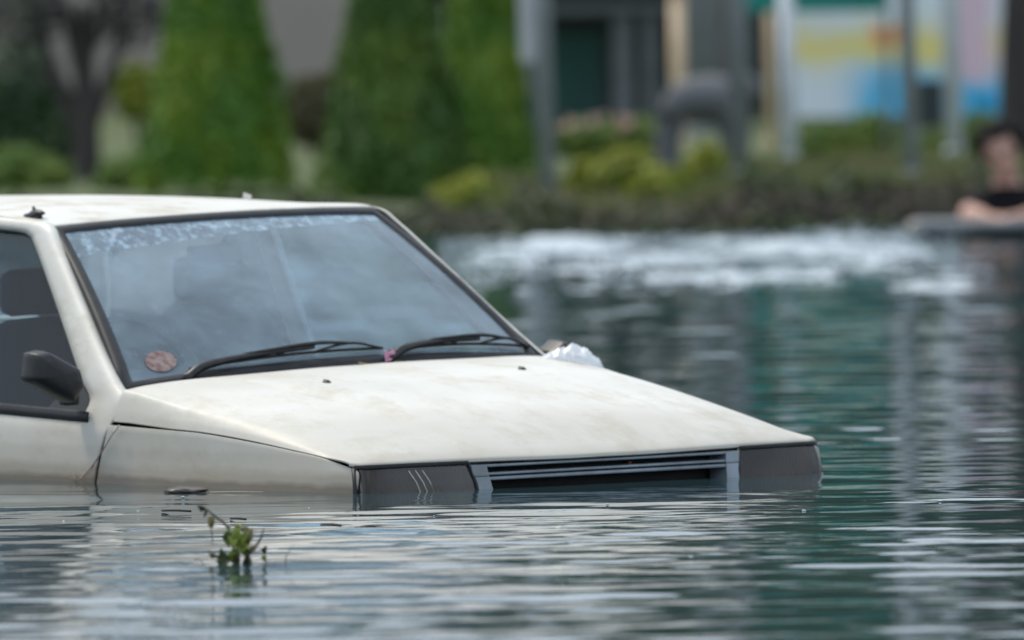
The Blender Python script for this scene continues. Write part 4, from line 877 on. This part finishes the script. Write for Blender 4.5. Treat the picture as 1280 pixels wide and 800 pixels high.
# specks of froth drifting on the water
VV, FF = [], []; iv1, if1 = ico(2)
for k in range(48):
    y = rng.uniform(20.6, 27.3); x = rng.uniform(-.049, .049) * y
    if k < 26: x, y = rng.uniform(-.80, -.66), rng.uniform(20.6, 22.2)
    lx_ = (x - CART[0]) * CARM[0, 0] + (y - CART[1]) * CARM[1, 0]; ly_ = (x - CART[0]) * CARM[0, 1] + (y - CART[1]) * CARM[1, 1]
    if lx_ < 1.25 and abs(ly_) < .85: continue
    s_ = rng.uniform(.001, .0038); VV.append(iv1 * np.array([s_ * 1.5, s_ * 1.5, s_ * .6]) + [x, y, s_ * .4]); FF.append(if1 + len(iv1) * (len(VV) - 1))
fr = quads('froth', np.concatenate(VV), np.concatenate(FF), foamm, smooth=True); tag(fr, kind='stuff')

# the weed standing out of the water in the foreground
wd = thing('water_weed', 'broken leafy plant sticking out of the water before the car', 'plant', (-.628, 23.48, 0))
stem_m = simple('weed_stem', (.085, .065, .045), (.05, .045, .03), .6, 30)
lw_g = leafmat('weed_leaf_green', (.16, .21, .025), (.22, .27, .03), (.10, .15, .03), 20); lw_b = leafmat('weed_leaf_brown', (.20, .14, .05), (.14, .12, .04), (.09, .06, .03), 20); lw_d = leafmat('weed_leaf_dark', (.05, .075, .03), (.08, .10, .03), (.05, .04, .03), 20)
k_ = 1 / 553.
def wp(px, py, dy=0.): return np.array([(px - 297) * k_, dy, (705 - py) * k_])
tube('stem', [wp(296, 716), wp(298, 700), wp(297, 684, .01), wp(290, 667, .015), wp(281, 654, .01), wp(270, 645), wp(258, 635, -.01), wp(249, 631, -.015)], [.0045, .0045, .004, .0036, .003, .0026, .002, .001], stem_m, wd, 8, 40)
tube('stem', [wp(302, 712), wp(308, 697, -.01), wp(318, 686, -.02), wp(327, 672, -.025), wp(331, 660, -.03)], [.0035, .0035, .003, .0026, .0012], stem_m, wd, 8, 24)
tube('stem', [wp(284, 712), wp(276, 700, .02), wp(268, 694, .02), wp(260, 688, .025)], [.0035, .0035, .003, .0015], stem_m, wd, 8, 20)
tube('stem', [wp(264, 655, .0), wp(266, 672, .0), wp(266.5, 682, .0)], [.0015, .0016, .0006], stem_m, wd, 6, 10)
tube('stem', [wp(284, 660, .005), wp(292, 656, -.005), wp(304, 660, -.01), wp(312, 668, -.012)], [.002, .0018, .0016, .001], stem_m, wd, 6, 14)
tube('stem', [wp(333, 712), wp(332, 697, .01), wp(329, 690, .01), wp(322, 684, .012)], [.0015, .0015, .0012, .0008], stem_m, wd, 6, 12)
for P in ([wp(262, 716), wp(252, 703, .03), wp(246, 699, .04), wp(240, 702, .05)], [wp(357, 712, .02), wp(357, 698, .02), wp(362, 690, .02), wp(367, 683, .02)]): tube('twig', P, [.0012, .0012, .001, .0006], stem_m, wd, 5, 12)
def leaf(p, q, w, mat, droop=.25, roll=0., seed=0):
    """a bent pointed blade from p to q with a folded mid-rib and wavy edge"""
    p, q = np.array(p), np.array(q); d = q - p; L = np.linalg.norm(d); d /= L; sd = np.cross(d, [0, -1, 0]); sd = sd / (np.linalg.norm(sd) + 1e-9); nn = np.cross(sd, d); sd = sd * math.cos(roll) + nn * math.sin(roll); nn = np.cross(sd, d); rr = np.random.default_rng(seed); V = []
    m_ = 9
    for i in range(m_):
        u = i / (m_ - 1); ww = w * (math.sin(math.pi * min(1, u ** .75)) ** .8 + .02) * (1 + rr.uniform(-.12, .12)); c = p + d * L * u + nn * math.sin(u * math.pi) * L * droop
        V += [c - sd * ww + nn * ww * .35, c - sd * ww * .5 + nn * ww * .10, c, c + sd * ww * .5 + nn * ww * .10, c + sd * ww + nn * ww * .35]
    o = mk('leaf', V, gfaces(m_, 5), mat, wd); o.modifiers.new('thick', 'SOLIDIFY').thickness = .0012; return o
leaf(wp(297, 684), wp(312, 664, -.03), .013, lw_g, .2, .3, 1); leaf(wp(296, 682), wp(297, 660, -.02), .015, lw_g, .2, -.2, 2); leaf(wp(291, 668), wp(292, 687, -.03), .012, lw_g, .25, .2, 3)
leaf(wp(302, 680), wp(314, 672, -.02), .010, lw_g, -.25, .5, 4); leaf(wp(303, 659), wp(314, 668, -.01), .008, lw_b, .3, .2, 5); leaf(wp(286, 661), wp(287, 684, -.01), .009, lw_g, .2, -.5, 6)
leaf(wp(264, 644), wp(262, 659, -.01), .005, lw_b, .15, .2, 7); leaf(wp(267, 645), wp(266, 660, .01), .005, lw_g, .12, -.3, 8); leaf(wp(257, 636), wp(248, 630, -.02), .006, lw_d, .2, .2, 9); leaf(wp(258, 636), wp(256, 646, -.01), .004, lw_d, .15, .6, 10)
leaf(wp(280, 706), wp(284, 692, -.03), .010, lw_d, .2, .5, 11); leaf(wp(276, 706), wp(289, 700, -.03), .009, lw_d, .3, .2, 12); leaf(wp(330, 692), wp(334, 682, -.01), .006, lw_d, .2, .3, 13); leaf(wp(330, 693), wp(331, 702, -.01), .005, lw_g, .2, -.3, 14)
leaf(wp(268, 697), wp(262, 689, 0), .005, lw_b, .2, .2, 15); leaf(wp(307, 704), wp(311, 695, -.02), .006, lw_d, .2, -.2, 16); leaf(wp(293, 700), wp(300, 690, -.03), .006, lw_d, .2, .4, 17); leaf(wp(301, 672), wp(306, 684, -.02), .010, lw_g, .2, -.4, 18)
for k, (a_, b_, w_, m_) in enumerate((((284, 700), (276, 684), .011, lw_d), ((287, 702), (294, 684), .012, lw_g), ((299, 690), (309, 679), .012, lw_g), ((293, 676), (283, 664), .010, lw_g), ((289, 664), (279, 673), .009, lw_d), ((305, 676), (316, 661), .010, lw_b),
        ((298, 704), (290, 691), .010, lw_d), ((303, 706), (313, 697), .009, lw_d), ((312, 690), (322, 682), .007, lw_b), ((281, 707), (270, 700), .008, lw_d), ((296, 668), (302, 655), .009, lw_g), ((301, 686), (312, 689), .010, lw_g))):
    leaf(wp(*a_, -.012 * (k % 3)), wp(*b_, -.02 + .012 * (k % 4)), w_, m_, .22, .3 * (-1) ** k, 30 + k)
#@@END
